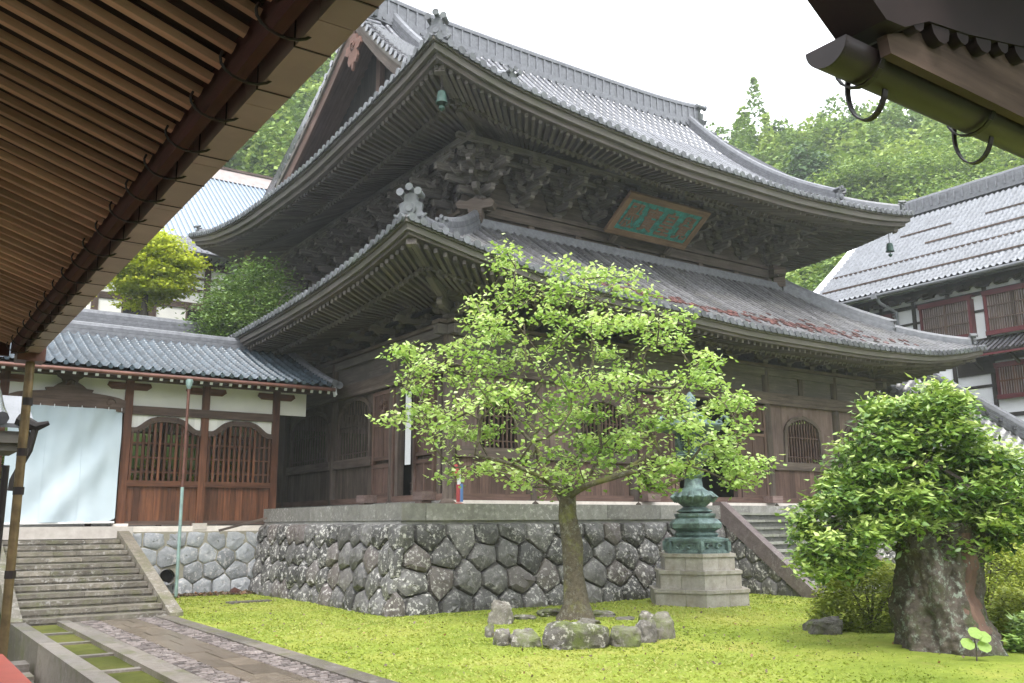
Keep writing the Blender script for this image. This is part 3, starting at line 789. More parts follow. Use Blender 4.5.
def eave_ring(rf, layers, parent_part, base=0.):
    """stacked eave boards following the eave curve: (inset0, inset1, z0, z1, mat, name)"""
    for i0, i1, z0, z1, m, nm in layers:
        mb = MB()
        for sd_ in 'FLRB':
            yside = sd_ in 'FB'; n = 56
            a0, a1 = (rf.X0, rf.X1) if yside else (rf.Y0, rf.Y1)
            V = []; G = []
            for k in range(n+1):
                t = k/n
                for ins, z in ((i0, z0), (i1, z0), (i1, z1), (i0, z1)):
                    s_ = a0+ins+(a1-a0-2*ins)*t
                    x, y = {'F': (s_, rf.Y0+ins), 'B': (s_, rf.Y1-ins), 'L': (rf.X0+ins, s_), 'R': (rf.X1-ins, s_)}[sd_]
                    se = a0+(a1-a0)*t
                    xe, ye = {'F': (se, rf.Y0), 'B': (se, rf.Y1), 'L': (rf.X0, se), 'R': (rf.X1, se)}[sd_]
                    V.append((x, y, rf.e(xe, ye)+z+base)); G.append((s_, z*3, ins))
            F = []
            for k in range(n):
                for j in range(4):
                    q = (k*4+j, k*4+(j+1) % 4, (k+1)*4+(j+1) % 4, (k+1)*4+j); F.append(q)
            mb.add(V, F, G, .5)
        mb.build(nm, M[m], parent_part, smooth=40)

def soffit(rf, inner, zin, parent_part, o0, zu, split, slopes, n_per, rw=.095, rh=.13, sides='FLR', mat_='wood_eave', fanpow=1.):
    """board soffit and two tiers of rafters. inner=(x0,x1,y0,y1) wall line; zu: soffit drop below the eave; slopes (outer, inner)"""
    x0, x1, y0, y1 = inner
    D = y0-rf.Y0
    def P(sd_, t, d, dz=0.):
        """t 0..1 along the side, d inset from the eave"""
        k = d/D
        if sd_ == 'F': a = Vector((rf.X0+(rf.X1-rf.X0)*t, rf.Y0, 0)); b = Vector((x0+(x1-x0)*t, y0, 0))
        elif sd_ == 'B': a = Vector((rf.X0+(rf.X1-rf.X0)*t, rf.Y1, 0)); b = Vector((x0+(x1-x0)*t, y1, 0))
        elif sd_ == 'L': a = Vector((rf.X0, rf.Y0+(rf.Y1-rf.Y0)*t, 0)); b = Vector((x0, y0+(y1-y0)*t, 0))
        else: a = Vector((rf.X1, rf.Y0+(rf.Y1-rf.Y0)*t, 0)); b = Vector((x1, y0+(y1-y0)*t, 0))
        p = a+(b-a)*k
        ze = rf.e(a.x, a.y)
        s1, s2 = slopes
        # lift fades towards the wall so that the wall line is level
        base = ze+zu+s1*min(d, split)+s2*max(0, d-split)
        lv = (zin-zu-s1*split-s2*(D-split))          # eave height that would give a level wall line
        f = (d/D)**1.3
        base = base*(1-f)+(base-(ze-lv))*f
        return Vector((p.x, p.y, base+dz))
    bd = MB()
    for sd_ in 'FLRB':
        n = 48; m = 8; V = []; F = []; G = []
        for i in range(n+1):
            for j in range(m+1):
                v = P(sd_, i/n, o0+(D-o0)*j/m, .02); V.append(v); G.append((j*.5, i*.3, 0))
        for i in range(n):
            for j in range(m):
                q = (i*(m+1)+j, i*(m+1)+j+1, (i+1)*(m+1)+j+1, (i+1)*(m+1)+j); F.append(q)
        bd.add(V, F, G, .3)
    bd.build('soffit_boards', M['wood_eave'], parent_part)
    fly = MB(); base_ = MB(); kio = MB()
    for sd_ in sides:
        n = n_per[0] if sd_ in 'FB' else n_per[1]
        for i in range(n):
            t = (i+.5)/n; r = random.random()
            a, b = P(sd_, t, o0, -rh/2), P(sd_, t, split+.12, -rh/2-.02)
            fly.beam(a, b, rw, rh, r=r)
            a, b = P(sd_, t, split-.18, -rh-.07), P(sd_, t, D-.05, -rh/2)
            mid = P(sd_, t, (split+D)/2, -rh/2-.03)
            base_.beam(a, mid, rw*1.05, rh*1.1, r=r); base_.beam(mid, b, rw*1.05, rh*1.1, r=r)
        m = 40
        for k in range(m):
            a, b = P(sd_, k/m, split-.12, -rh-.01), P(sd_, (k+1)/m, split-.12, -rh-.01); kio.beam(a, b, .12, .09, r=.5)
    fly.build('flying_rafters', M[mat_], parent_part); base_.build('base_rafters', M[mat_], parent_part); kio.build('rafter_support_beam', M[mat_], parent_part)
    return P

# ---- lower roof
LX0, LX1, LY0, LY1 = 10.40, 38.40, 19.70, 48.1
ZT = 12.45
eFl = pchip([10.40, 13, 16, 20.95, 24.5, 28.7, 33.9, 36.3, 38.4], [9.92, 9.42, 8.95, 8.68, 8.55, 8.55, 8.72, 9.02, 9.42])
eLl = pchip([19.7, 21.3, 23.0, 26.6, 30.2, 35, 42, 46, 48.1], [9.92, 9.66, 9.45, 9.20, 9.10, 9.05, 9.15, 9.4, 9.8])
eRl = pchip([19.7, 22, 26, 30, 36, 42, 46, 48.1], [9.42, 9.0, 8.65, 8.55, 8.55, 8.65, 9.0, 9.5])
eBl = pchip([10.4, 16, 24, 33, 38.4], [9.8, 9.0, 8.6, 8.8, 9.5])
def rise_low(d, e):
    t = d/5.95; return e+(ZT-e)*(.70*t+.30*t*t)
lo = Roof(LX0, LX1, LY0, LY1, eFl, eLl, eRl, eBl, rise_low, None)
lroof = MB(); lroof.box(CX0-.45, CX1+.45, CY0-.25, CY1+.25, ZT-.3, ZT-.02); lroof = part(lroof, 'lower_roof', 'tile_low')
random.seed(12)
roof_tiles(lo, {'Y': 5.95, 'X': 5.95}, 'FLRB', .33, .088, lroof, N=12, mt='tile_low', stepn=.36)
eave_ring(lo, [(.02, .22, -.12, -.03, 'wood_fascia', 'eave_batten'), (.10, .34, -.30, -.125, 'wood_fascia', 'eave_board'), (.2, .5, -.40, -.305, 'wood_eave', 'lower_eave_board')], lroof)
soffit(lo, (13.7, 35.1, 23.0, 44.8), 8.95, lroof, .34, -.42, 1.45, (.10, .34), (92, 92))
# ---- upper roof
UX0, UX1, UY0, UY1 = 12.09, 36.75, 21.39, 47.0
eFu = pchip([12.09, 13.74, 15.23, 18.5, 23.2, 28.0, 32.7, 35, 36.75], [16.38, 15.93, 15.62, 15.25, 14.93, 14.88, 15.10, 15.32, 15.60])
eLu = pchip([21.39, 23.45, 27.1, 31.6, 37.3, 42.4, 47.0], [16.38, 16.05, 15.72, 15.45, 15.58, 16.1, 17.05])
eRu = pchip([21.39, 25, 30, 36, 42, 47.0], [15.60, 15.15, 14.95, 14.95, 15.3, 16.0])
eBu = pchip([12.09, 18, 24, 31, 36.75], [17.05, 15.5, 15.0, 15.2, 16.0])
RY = 31.3
def rise_up(d, e):
    return 14.9+.42*d+.037*d*d+(e-14.9)*max(0, 1-d/9.9)
up = Roof(UX0, UX1, UY0, UY1, eFu, eLu, eRu, eBu, rise_up, None, g=3.1, backscale=9.91/(47.0-RY))
uroof = MB(); uroof.box(CX0-.3, CX1+.3, CY0+.3, CY1-.3, 15.9, 16.1); uroof = part(uroof, 'upper_roof', 'wood_black')
random.seed(13)
roof_tiles(up, {'Y': 9.9, 'X': 3.1}, 'FLRB', .385, .10, uroof, N=24, gtop=2.05, stepn=.42)
eave_ring(up, [(.02, .24, -.13, -.03, 'wood_fascia', 'eave_batten'), (.12, .40, -.36, -.135, 'wood_fascia', 'eave_board'), (.28, .6, -.56, -.365, 'wood_eave', 'lower_eave_board')], uroof)
PU = soffit(up, (CX0, CX1, CY0, CY1), 16.15, uroof, .45, -.58, 2.0, (.17, .42), (84, 84), rw=.11, rh=.17)

# ---- ridges
def ridge_sweep(mb, pts, w0, h, base=-.1, layers=3):
    """stacked ridge tiles along pts (on the tile bed)"""
    n = len(pts)
    for j in range(layers):
        z0 = base+(h-base)*j/layers; z1 = base+(h-base)*(j+1)/layers-.012; wd = w0*(1-.10*j)
        V = []; G = []
        for i, p in enumerate(pts):
            d = Vector(pts[min(i+1, n-1)])-Vector(pts[max(i-1, 0)]); d.z = 0; d.normalize(); s_ = Vector((d.y, -d.x, 0))
            for q, z in ((-1, z0), (1, z0), (1, z1), (-1, z1)): V.append(Vector(p)+s_*q*wd/2+Vector((0, 0, z))); G.append((i*.5, z, q))
        F = []
        for i in range(n-1):
            for k in range(4): F.append((i*4+k, i*4+(k+1) % 4, (i+1)*4+(k+1) % 4, (i+1)*4+k))
        F += [(3, 2, 1, 0), tuple((n-1)*4+k for k in range(4))]
        mb.add(V, F, G, .35+.2*(j % 2))
    mb.tube([Vector(p)+Vector((0, 0, h)) for p in pts], w0*.36, 8, r=.7)
def oni(mb, p, d, s=1.):
    """ridge end ornament at p facing direction d (horizontal)"""
    d = Vector(d).normalized(); s_ = Vector((-d.y, d.x, 0)); Z = Vector((0, 0, 1)); p = Vector(p)
    prof = [(-.42, -.15), (-.50, .12), (-.36, .25), (-.40, .5), (-.22, .62), (-.26, .80), (0, .92), (.26, .80), (.22, .62), (.40, .5), (.36, .25), (.50, .12), (.42, -.15)]
    mb.prism([(x*s, z*s) for x, z in prof], p, s_, Z, d*.16*s)
    mb.tube([p+d*.05*s+Z*.30*s, p+d*.22*s+Z*.30*s], .20*s, 14)
    mb.tube([p+d*.2*s+Z*.30*s, p+d*.26*s+Z*.30*s], .11*s, 10)
    for q, z in ((-.30, .86), (0, 1.02), (.30, .86)):
        c = p+s_*q*s+Z*z*s; mb.tube([c-d*.25*s, c+d*.28*s], .10*s, 10)
        mb.tube([c+d*.28*s, c+d*.31*s], .13*s, 12)
    for q in (-1, 1): mb.tube([p+s_*q*.30*s+Z*.05*s, p+s_*q*.42*s+Z*.02*s+d*.12*s, p+s_*q*.55*s+Z*.14*s+d*.1*s], [.11*s, .08*s, .04*s], 6)
def hip_pts(rf, cx, cy, sx, sy, d0, d1, n=24):
    return [(cx+sx*(d0+(d1-d0)*k/n), cy+sy*(d0+(d1-d0)*k/n), rf.top(cx+sx*(d0+(d1-d0)*k/n), cy+sy*(d0+(d1-d0)*k/n))) for k in range(n+1)]
for rf, par, dmax, corners in ((lo, lroof, 5.8, 'abcd'), (up, uroof, 3.4, 'abcd')):
    for c, (cx, cy, sx, sy) in zip('abcd', ((rf.X0, rf.Y0, 1, 1), (rf.X1, rf.Y0, -1, 1), (rf.X0, rf.Y1, 1, -1), (rf.X1, rf.Y1, -1, -1))):
        big = rf is up
        dstep = 2.1 if big else 2.6
        mb = MB(); ridge_sweep(mb, hip_pts(rf, cx, cy, sx, sy, dmax, dstep), .40, .46); ridge_sweep(mb, hip_pts(rf, cx, cy, sx, sy, dstep+.1, .42), .34, .26, layers=2)
        o = mb.build('hip_ridge', M['ridge'], par, smooth=40)
        mb = MB(); dv = Vector((-sx, -sy, 0)).normalized()
        q = hip_pts(rf, cx, cy, sx, sy, .34, .35)[0]; oni(mb, (q[0], q[1], q[2]+.02), dv, .80 if c == 'a' else .5); mb.build('ridge_end_ornament', M['tile_end'], o); mb = MB()
        q = hip_pts(rf, cx, cy, sx, sy, dstep, dstep+.1)[0]; oni(mb, (q[0], q[1], q[2]+.1), dv, .45)
        if rf is lo:
            q = hip_pts(rf, cx, cy, sx, sy, dmax, dmax+.1)[0]
        mb.build('ridge_end_ornament', M['tile_end'], o)
# main ridge: a tall wall of tiles with raised seams
mb = MB(); rx0, rx1 = 14.75, 33.75; RZ = 22.35
zr = lambda x: RZ+.28*((x-24.25)/9.5)**4
n = 24; xs_ = [rx0+(rx1-rx0)*k/n for k in range(n+1)]
for z0, z1, w_ in ((-.1, .22, .72), (.23, .36, .62), (.37, 1.02, .50), (1.03, 1.16, .62)):
    V = []; 
    for x in xs_:
        for q, z in ((-1, z0), (1, z0), (1, z1), (-1, z1)): V.append((x, RY+q*w_/2, zr(x)+z))
    F = [(i*4+k, i*4+(k+1) % 4, (i+1)*4+(k+1) % 4, (i+1)*4+k) for i in range(n) for k in range(4)]+[(3, 2, 1, 0), tuple(n*4+k for k in range(4))]
    mb.add(V, F, [(v[0], v[2], 0) for v in V], .5)
mb.tube([(x, RY, zr(x)+1.2) for x in xs_], .2, 10, r=.8)
k = 0; x = rx0+.2
while x < rx1:
    mb.box(x-.035, x+.035, RY-.30, RY+.30, zr(x)+.37, zr(x)+1.10, r=1.)
    mb.tube([(x+.2, RY-.42, zr(x)+.05), (x+.2, RY+.42, zr(x)+.05)], .09, 8, r=.2)
    x += .45
mridge = mb.build('main_ridge', M['ridge'], uroof, smooth=40)
for X, d in ((rx0-.02, -1), (rx1+.02, 1)):
    mb = MB(); oni(mb, (X, RY, zr(X)+.12), (d, 0, 0), 1.15)
    mb.build('ridge_end_ornament', M['tile_end'], mridge, smooth=40)
# descending ridges on both slopes
for X in (15.75, 33.05):
    for ysg in (1, -1):
        pts = []
        for k in range(25):
            d = 9.75+(1.25-9.75)*k/24; y = UY0+d if ysg == 1 else UY1-d/up.bs
            pts.append((X, y, up.top(X, y, 'Y')))
        mb = MB(); ridge_sweep(mb, pts, .44, .52); o = mb.build('descending_ridge', M['ridge'], uroof, smooth=40)
        mb = MB(); q = pts[-1]; oni(mb, (q[0], q[1]-.1*ysg, q[2]+.05), (0, -ysg, 0), .62); mb.build('ridge_end_ornament', M['tile_end'], o, smooth=40)
# snow rails low on the front slope
mb = MB()
for (xa, xb) in ((16.3, 20.2), (20.35, 24.6), (24.75, 31.9)):
    n = 10; d = 1.35
    P = [(xa+(xb-xa)*k/n, UY0+d, up.top(xa+(xb-xa)*k/n, UY0+d, 'Y')+.16) for k in range(n+1)]
    for a, b in zip(P, P[1:]): mb.beam(a, b, .06, .09)
    for a in P[::3]: mb.beam((a[0], a[1]+.3, a[2]+.0), a, .05, .05)
mb.build('snow_rail', M['wood_black'], uroof)

# red undersides of slipped and broken tiles along the front eave of the lower roof
gq = random.Random(77); mb = MB()
for k in range(230):
    x = gq.triangular(15.5, 35.5, 27); d = abs(gq.gauss(1.25, .28)) if gq.random() < .8 else gq.uniform(.5, 2.4)
    z = lo.top(x, LY0+d, 'Y')+.10; a = gq.uniform(-.6, .6)
    mb.beam((x, LY0+d, z), (x+.2*math.sin(a), LY0+d+.2*math.cos(a), z+.11), gq.uniform(.08, .17), .03, r=gq.random())
mb.build('broken_red_tiles', M['tile_red'], lroof)['kind'] = 'stuff'
# gables
def gable(X, sg):
    """sg -1: west gable, +1 east"""
    def zc(d, off): return up.rise(d, 15.4)+off
    ds = np.linspace(1.9, 9.9, 26)
    def yd(d, side): return UY0+d if side > 0 else UY1-d/up.bs
    for off0, off1, xo, th, m, nm in ((-.20, -.78, .0, .13, 'wood', 'barge_board'), (-.04, -.22, -.10, .12, 'wood_fascia', 'verge_moulding')):
        for side in (1, -1):
            V = []; G = []
            for d in ds:
                y = yd(d, side); c = .10*(9.9-d)/8
                for xx, o_ in ((X+sg*(xo*-1-th/2), off1-c), (X+sg*(xo*-1+th/2), off1-c), (X+sg*(xo*-1+th/2), off0), (X+sg*(xo*-1-th/2), off0)):
                    V.append((xx, y, up.rise(d, 15.4)+o_)); G.append((d, o_*2, xx))
            F = [(i*4+k, i*4+(k+1) % 4, (i+1)*4+(k+1) % 4, (i+1)*4+k) for i in range(len(ds)-1) for k in range(4)]+[(3, 2, 1, 0), tuple((len(ds)-1)*4+k for k in range(4))]
            mb = MB(); mb.add(V, F, G, .6); o = part(mb, nm, 'wood_red' if (nm == 'barge_board' and side < 0) else m, 50)
    # inner soffit of the overhang
    mb = MB()
    for side in (1, -1):
        V = []
        for d in ds:
            y = yd(d, side)
            V.append((X, y, up.rise(d, 15.4)-.16)); V.append((X-sg*1.35, y, up.rise(d, 15.4)-.16))
        mb.add(V, [(2*i, 2*i+1, 2*i+3, 2*i+2) for i in range(len(ds)-1)], [(v[1], v[0], 0) for v in V], .5)
    part(mb, 'gable_soffit', 'wood_red')
    # gable wall with vertical boards
    mb = MB(); ya = yd(3.0, 1); yb = yd(3.0, -1); XW = X-sg*1.3; y = ya
    while y < yb:
        b = .34; yc = y+b/2; d = min(yc-UY0, (UY1-yc)*up.bs); z1 = up.rise(d, 15.4)-.2
        if z1 > 16.8: mb.box(XW-.03, XW+.03, y+.006, y+b-.006, 16.2, z1)
        y += b
    part(mb, 'gable_wall', 'wood_black')
    mb = MB()
    for z, t in ((17.2, .34), (19.0, .30), (20.6, .26)):
        # beams where the gable is wide enough
        dz = next((d for d in np.linspace(2, 9.9, 200) if up.rise(d, 15.4)-.35 > z), 9.)
        mb.box(XW-sg*.12-.14, XW-sg*.12+.14, yd(dz, 1), yd(dz, -1), z-t/2, z+t/2)
    mb.box(XW+sg*.2-.12, XW+sg*.2+.12, RY-.16, RY+.16, 17.3, 21.9)
    part(mb, 'gable_beam', 'wood_red')
    # carved pendant under the peak
    mb = MB()
    prof = [(0, .45), (.28, .38), (.34, .10), (.60, .12), (.72, -.18), (.50, -.34), (.34, -.30), (.46, -.62), (.30, -.88), (.14, -.80), (0, -1.15)]
    prof = prof+[(-x, z) for x, z in prof[::-1][1:-1]]
    mb.prism(prof, (X-sg*-.12, RY, 21.25), (0, 1, 0), (0, 0, 1), (.10, 0, 0), r=.6)
    for k in range(6): t = k*math.pi/3; mb.tube([(X+sg*.1, RY+.0+.12*math.cos(t), 21.2+.12*math.sin(t)), (X+sg*.22, RY+.16*math.cos(t), 21.2+.16*math.sin(t))], .07, 6)
    o = part(mb, 'gable_pendant', 'wood_pendant' if sg < 0 else 'wood')
    # short cross tiles along the verge
    mb = MB(); dsk = np.arange(2.1, 9.7, .36)
    for side in (1, -1):
        for d in dsk:
            y = yd(d, side); z = up.rise(d, 15.4)+.08; r = random.random()
            mb.tube([(X+sg*.18, y, z-.02), (X-sg*.72, y, z+.04)], [.125, .10], 8, r=r)
            mb.tube([(X+sg*.20, y, z-.02), (X+sg*.15, y, z-.02)], .145, 10, r=r)
    mb.build('verge_tiles', M['tile'], uroof, smooth=50)
gable(14.14, -1); gable(34.70, 1)

# ---- bracket sets under the eaves
def arm(mb, L, c, u, h=.17, wd=.13, r=None):
    """boat shaped arm, centred at c, along u"""
    u = Vector(u); Z = Vector((0, 0, 1)); s_ = u.cross(Z)
    prof = [(-L/2, h/2), (-L/2, .02), (-L/2+.06, -h*.35), (-L/2+.18, -h/2), (L/2-.18, -h/2), (L/2-.06, -h*.35), (L/2, .02), (L/2, h/2)]
    mb.prism(prof, c, u, Z, s_*wd, r=r)
def block(mb, c, s=.2, h=.14, r=None):
    x, y, z = c; a = s/2; b = a*.66
    V = [(x-b, y-b, z-h/2), (x+b, y-b, z-h/2), (x+b, y+b, z-h/2), (x-b, y+b, z-h/2),
         (x-a, y-a, z-h*.05), (x+a, y-a, z-h*.05), (x+a, y+a, z-h*.05), (x-a, y+a, z-h*.05),
         (x-a, y-a, z+h/2), (x+a, y-a, z+h/2), (x+a, y+a, z+h/2), (x-a, y+a, z+h/2)]
    F = [(3, 2, 1, 0), (8, 9, 10, 11)]
    for k in range(4):
        k2 = (k+1) % 4; F += [(k, k2, 4+k2, 4+k), (4+k, 4+k2, 8+k2, 8+k)]
    mb.add(V, F, None, r)
def bracket_big(seed):
    """three stepped bracket set; local: outwards = -Y, base at z=0, wall at y=0"""
    g = random.Random(seed); mb = MB(); Z = .0
    block(mb, (0, 0, .12), .34, .24, .5)
    steps = [(0, .33), (-.48, .66), (-.95, .99), (-1.42, 1.32)]
    for k, (yy, z) in enumerate(steps):
        # cross arms parallel to the wall at this step and further back
        for kk in range(k+1):
            y2 = steps[kk][0]; L = (.78+.2*(k-kk)) if kk < k or k == 0 else .80
            L = min(L, 1.18)
            arm(mb, L*1.18, (0, y2, z), (1, 0, 0), .22, .17, .3+.5*g.random())
            for q in (-1, 0, 1): block(mb, (q*(L*.59-.13), y2, z+.18), .24, .17, .3+.65*g.random())
        if k < 3:
            # arm projecting outwards
            y1 = steps[k+1][0]
            arm(mb, abs(y1)+.8, (0, y1/2-.02, z+.02), (0, 1, 0), .24, .18, .5+.4*g.random())
            block(mb, (0, y1, z+.19), .25, .17, .8)
    # tail rafters poking out and down
    for z0, y1 in ((1.02, -1.62), (.70, -1.2)):
        mb.beam((0, .2, z0+.52), (0, y1, z0-.02), .14, .18, r=.75)
        mb.prism([(0, 0), (.10, .02), (.20, -.06), (.24, -.18), (.12, -.14), (0, -.18)], (0, y1, z0+.05), (0, -1, 0), (0, 0, 1), (.13, 0, 0), r=1.25)
    for q in (-1, 1):   # little carved nosings
        mb.tube([(q*.34, -1.0, .86), (q*.36, -1.28, .80), (q*.36, -1.42, .93)], [.07, .06, .03], 6, r=.9)
    return mb
def bracket_small():
    mb = MB(); block(mb, (0, 0, .09), .28, .18, .5)
    arm(mb, .85, (0, 0, .26), (1, 0, 0), .16, .14, .5); arm(mb, 1.1, (0, -.18, .27), (0, 1, 0), .17, .14, .7)
    for q in (-1, 0, 1): block(mb, (q*.34, 0, .42), .18, .13, .7)
    block(mb, (0, -.55, .42), .19, .14, .8)
    arm(mb, .85, (0, -.55, .56), (1, 0, 0), .15, .13, .6)
    for q in (-1, 0, 1): block(mb, (q*.34, -.55, .69), .17, .12, .8)
    mb.prism([(0, .1), (.34, .14), (.46, .02), (.44, -.10), (.30, -.05), (.18, -.14), (0, -.12)], (0, -.55, .30), (0, -1, 0), (0, 0, 1), (.13, 0, 0), r=.85)
    return mb
pb = [bracket_big(s).build('bracket_cluster', M['wood_bracket'], hall, local=True) for s in (1, 2, 3)]
ps = bracket_small().build('bracket_cluster', M['wood_eave'], hall, local=True)
used = set()
def put(src, x, y, z, rz, s=1.):
    if src.name in used: o = src.copy(); col.objects.link(o); o.parent = hall
    else: o = src; used.add(src.name)
    o.location = (x-24.4, y-34, z-PZ); o.rotation_euler = (0, 0, rz); o.scale = (s, s, s)
BZ = 13.42
for k in range(1, 9): put(pb[k % 3], CX0+(CX1-CX0)*k/9, CY0-.02, BZ, 0)
for k in range(1, 9): put(pb[(k+1) % 3], CX0-.02, CY0+(CY1-CY0)*k/9, BZ, -math.pi/2)
for k in range(1, 6): put(pb[(k+2) % 3], CX1+.02, CY0+(CY1-CY0)*k/9, BZ, math.pi/2)
for (x, y, rz) in ((CX0, CY0, -math.pi/4), (CX1, CY0, math.pi/4), (CX0, CY1, -3*math.pi/4)):
    put(pb[0], x, y, BZ, rz, 1.); put(pb[1], x, y, BZ, rz-math.pi/4); put(pb[2], x, y, BZ, rz+math.pi/4)
for x in fx+[15.2, 18.1, 19.5, 22.65, 24.4, 26.15, 29.3, 30.75, 33.6]: put(ps, x, HY0, 8.16, 0)
for y in (24.7, 26.45, 28.0, 29.6, 31.15, 32.7, 34.2, 35.8, 37.4, 39, 40.6): put(ps, HX0, y, 8.16, -math.pi/2)
for y in (24.7, 26.45, 28.0, 29.6): put(ps, HX1, y, 8.16, math.pi/2)
for y, x, rz in ((HY0, HX0, -math.pi/4), (HY0, HX1, math.pi/4)): put(ps, x, y, 8.16, rz, 1.25)
# purlins carried by the brackets
def frame_run(name, m, x0, x1, y0, y1, z0, z1, t, ext=.4):
    mb = MB(); mb.box(x0-ext, x1+ext, y0-t/2, y0+t/2, z0, z1, r=.6); part(mb, name, m)
    mb = MB(); mb.box(x0-t/2, x0+t/2, y0-ext, y1+ext, z0-.004, z1-.004, r=.6); part(mb, name, m)
    mb = MB(); mb.box(x1-t/2, x1+t/2, y0-ext, y1+ext, z0-.004, z1-.004, r=.6); part(mb, name, m)
frame_run('eave_purlin', 'wood_bracket', CX0-1.42, CX1+1.42, CY0-1.42, CY1+1.2, BZ+1.56, BZ+1.74, .18)
frame_run('inner_purlin', 'wood_bracket', CX0-.95, CX1+.95, CY0-.95, CY1+.8, BZ+1.25, BZ+1.40, .14)
frame_run('eave_purlin', 'wood_eave', HX0-.55, HX1+.55, HY0-.55, HY1+.5, 8.16+.76, 8.16+.90, .15)
# upper storey wall: beams and boards
mb = MB(); mb.box(CX0, CX1, CY0-.02, CY0+.1, ZT-.4, 16.2, r=.25); mb.box(CX0-.02, CX0+.1, CY0, CY1, ZT-.4, 16.19, r=.25); mb.box(CX1-.1, CX1+.02, CY0, CY1, ZT-.4, 16.19, r=.25); mb.box(CX0, CX1, CY1-.1, CY1, ZT-.4, 16.2, r=.25); part(mb, 'upper_wall', 'wood')
frame_run('upper_head_beam', 'wood', CX0, CX1, CY0-.05, CY1, 12.92, 13.28, .22, .6)
frame_run('upper_plate_beam', 'wood', CX0, CX1, CY0-.05, CY1, 13.29, 13.42, .46, .5)
frame_run('balcony_sill_beam', 'wood_eave', CX0, CX1, CY0-.08, CY1, 12.45, 12.62, .30, .3)
for x in np.linspace(CX0, CX1, 8):
    mb = MB(); mb.box(x-.13, x+.13, CY0-.13, CY0, 12.62, 12.93, r=1.); part(mb, 'short_strut', 'wood')
# stacked tile band where the lower roof meets the upper wall
mb = MB()
for j, (z0, z1, t) in enumerate(((-.02, .10, .50), (.11, .22, .42), (.23, .33, .36))):
    for (a, b) in (((CX0-.35, CY0-.25), (CX1+.35, CY0-.25)), ((CX0-.25, CY0-.3), (CX0-.25, CY1+.3)), ((CX1+.25, CY0-.3), (CX1+.25, CY1+.3))):
        mb.beam((a[0], a[1], ZT+(z0+z1)/2-.1-.001*(a[0] == b[0])), (b[0], b[1], ZT+(z0+z1)/2-.1-.001*(a[0] == b[0])), t, z1-z0, r=.2+.1*j)
mb.build('flashing_ridge', M['ridge'], lroof)
# cap ornament where the lower hip meets the wall
for cx, cy, sx in ((CX0-.1, CY0-.1, -1), (CX1+.1, CY0-.1, 1)):
    mb = MB()
    d = Vector((sx, -1, 0)).normalized(); s_ = Vector((-d.y, d.x, 0)); P = Vector((cx, cy, ZT+.05))+d*.35
    prof = [(-.20, 0), (-.26, .45), (-.62, .50), (-.70, .66), (-.58, .80), (-.30, .74), (0, .86), (.30, .74), (.58, .80), (.70, .66), (.62, .50), (.26, .45), (.20, 0)]
    mb.prism(prof, P, s_, (0, 0, 1), d*.5, r=.9)
    part(mb, 'hip_head_block', 'wood')
# hip rafters with carved ends
for (rf, inner, zt, zu, L0) in ((up, (CX0, CY0, CX1, CY1), 16.15, -.58, .65), (lo, (13.7, 23.0, 35.1, 44.8), 8.95, -.42, .45)):
    for (cx, cy, ix, iy) in ((rf.X0, rf.Y0, inner[0], inner[1]), (rf.X1, rf.Y0, inner[2], inner[1]), (rf.X0, rf.Y1, inner[0], inner[3])):
        a = Vector((cx, cy, 0)); b = Vector((ix, iy, 0)); e0 = rf.e(cx, cy); D = abs(ix-cx)
        p = a+(b-a)*(L0/D); p.z = e0+zu-.03; q = b.copy(); q.z = zt-.12; mid = (p+q)/2; mid.z -= .12 if rf is up else .05
        sc2 = 1. if rf is up else .8
        mb = MB(); mb.beam(p, mid, .26*sc2, .34*sc2, r=.8); mb.beam(mid, q, .28*sc2, .42*sc2, r=.7)
        d = (a-b).normalized()
        mb.beam(p+d*-.06-Vector((0, 0, .02)), p+d*.10+Vector((0, 0, .02)), .34*sc2, .44*sc2, r=1.)
        pm = a+(b-a)*((2.3 if rf is up else 1.6)/D); pm.z = p.z+(mid.z-p.z)*.7-.22
        mb.beam(pm, q-Vector((0, 0, .25)), .24*sc2, .30*sc2, r=.9)
        part(mb, 'hip_rafter', 'wood_eave')

# ---- name plaque: four characters, read from the right
P0 = Vector((23.95, 25.2, 13.12)); P1 = Vector((23.95, 23.62, 14.22)); U = (P1-P0).normalized(); HH = (P1-P0).length; NN = Vector((1, 0, 0)).cross(U)
plq = thing('name_plaque', P0, 'turquoise name plaque with four faded characters in a tilted orange wood frame', 'plaque')
W2 = 2.12
mb = MB()
for a, b in (((-W2, .13), (W2, .13)), ((-W2, HH-.13), (W2, HH-.13))):
    mb.beam(P0+Vector((a[0], 0, 0))+U*a[1], P0+Vector((b[0], 0, 0))+U*b[1], .14, .26, up=U)
for x in (-W2+.13, W2-.13):
    mb.beam(P0+Vector((x, 0, 0))+U*.262, P0+Vector((x, 0, 0))+U*(HH-.262), .26, .14, up=NN)
fr = mb.build('plaque_frame', M['wood_orange'], plq)
mb = MB(); mb.beam(P0+U*.2+NN*.0, P0+U*(HH-.2), 2*(W2-.2), .06, up=NN); mb.build('plaque_panel', M['plaque'], plq)
mb = MB()
for x in (-1.5, 1.5): mb = MB(); mb.beam(P0+Vector((x, 0, 0))-U*.06, P0+Vector((x, .1, -.05))-U*.30, .3, .12, up=NN); mb.build('plaque_bracket', M['wood'], plq)
for x in (-1.8, 1.8): mb = MB(); mb.beam(P0+Vector((x, 0, 0))+U*(HH-.3)-NN*.1, P0+Vector((x, 1.4, .25))+U*(HH-.3), .1, .1); mb.build('hanging_strut', M['wood'], plq)
front = -1 if NN.y > 0 else 1
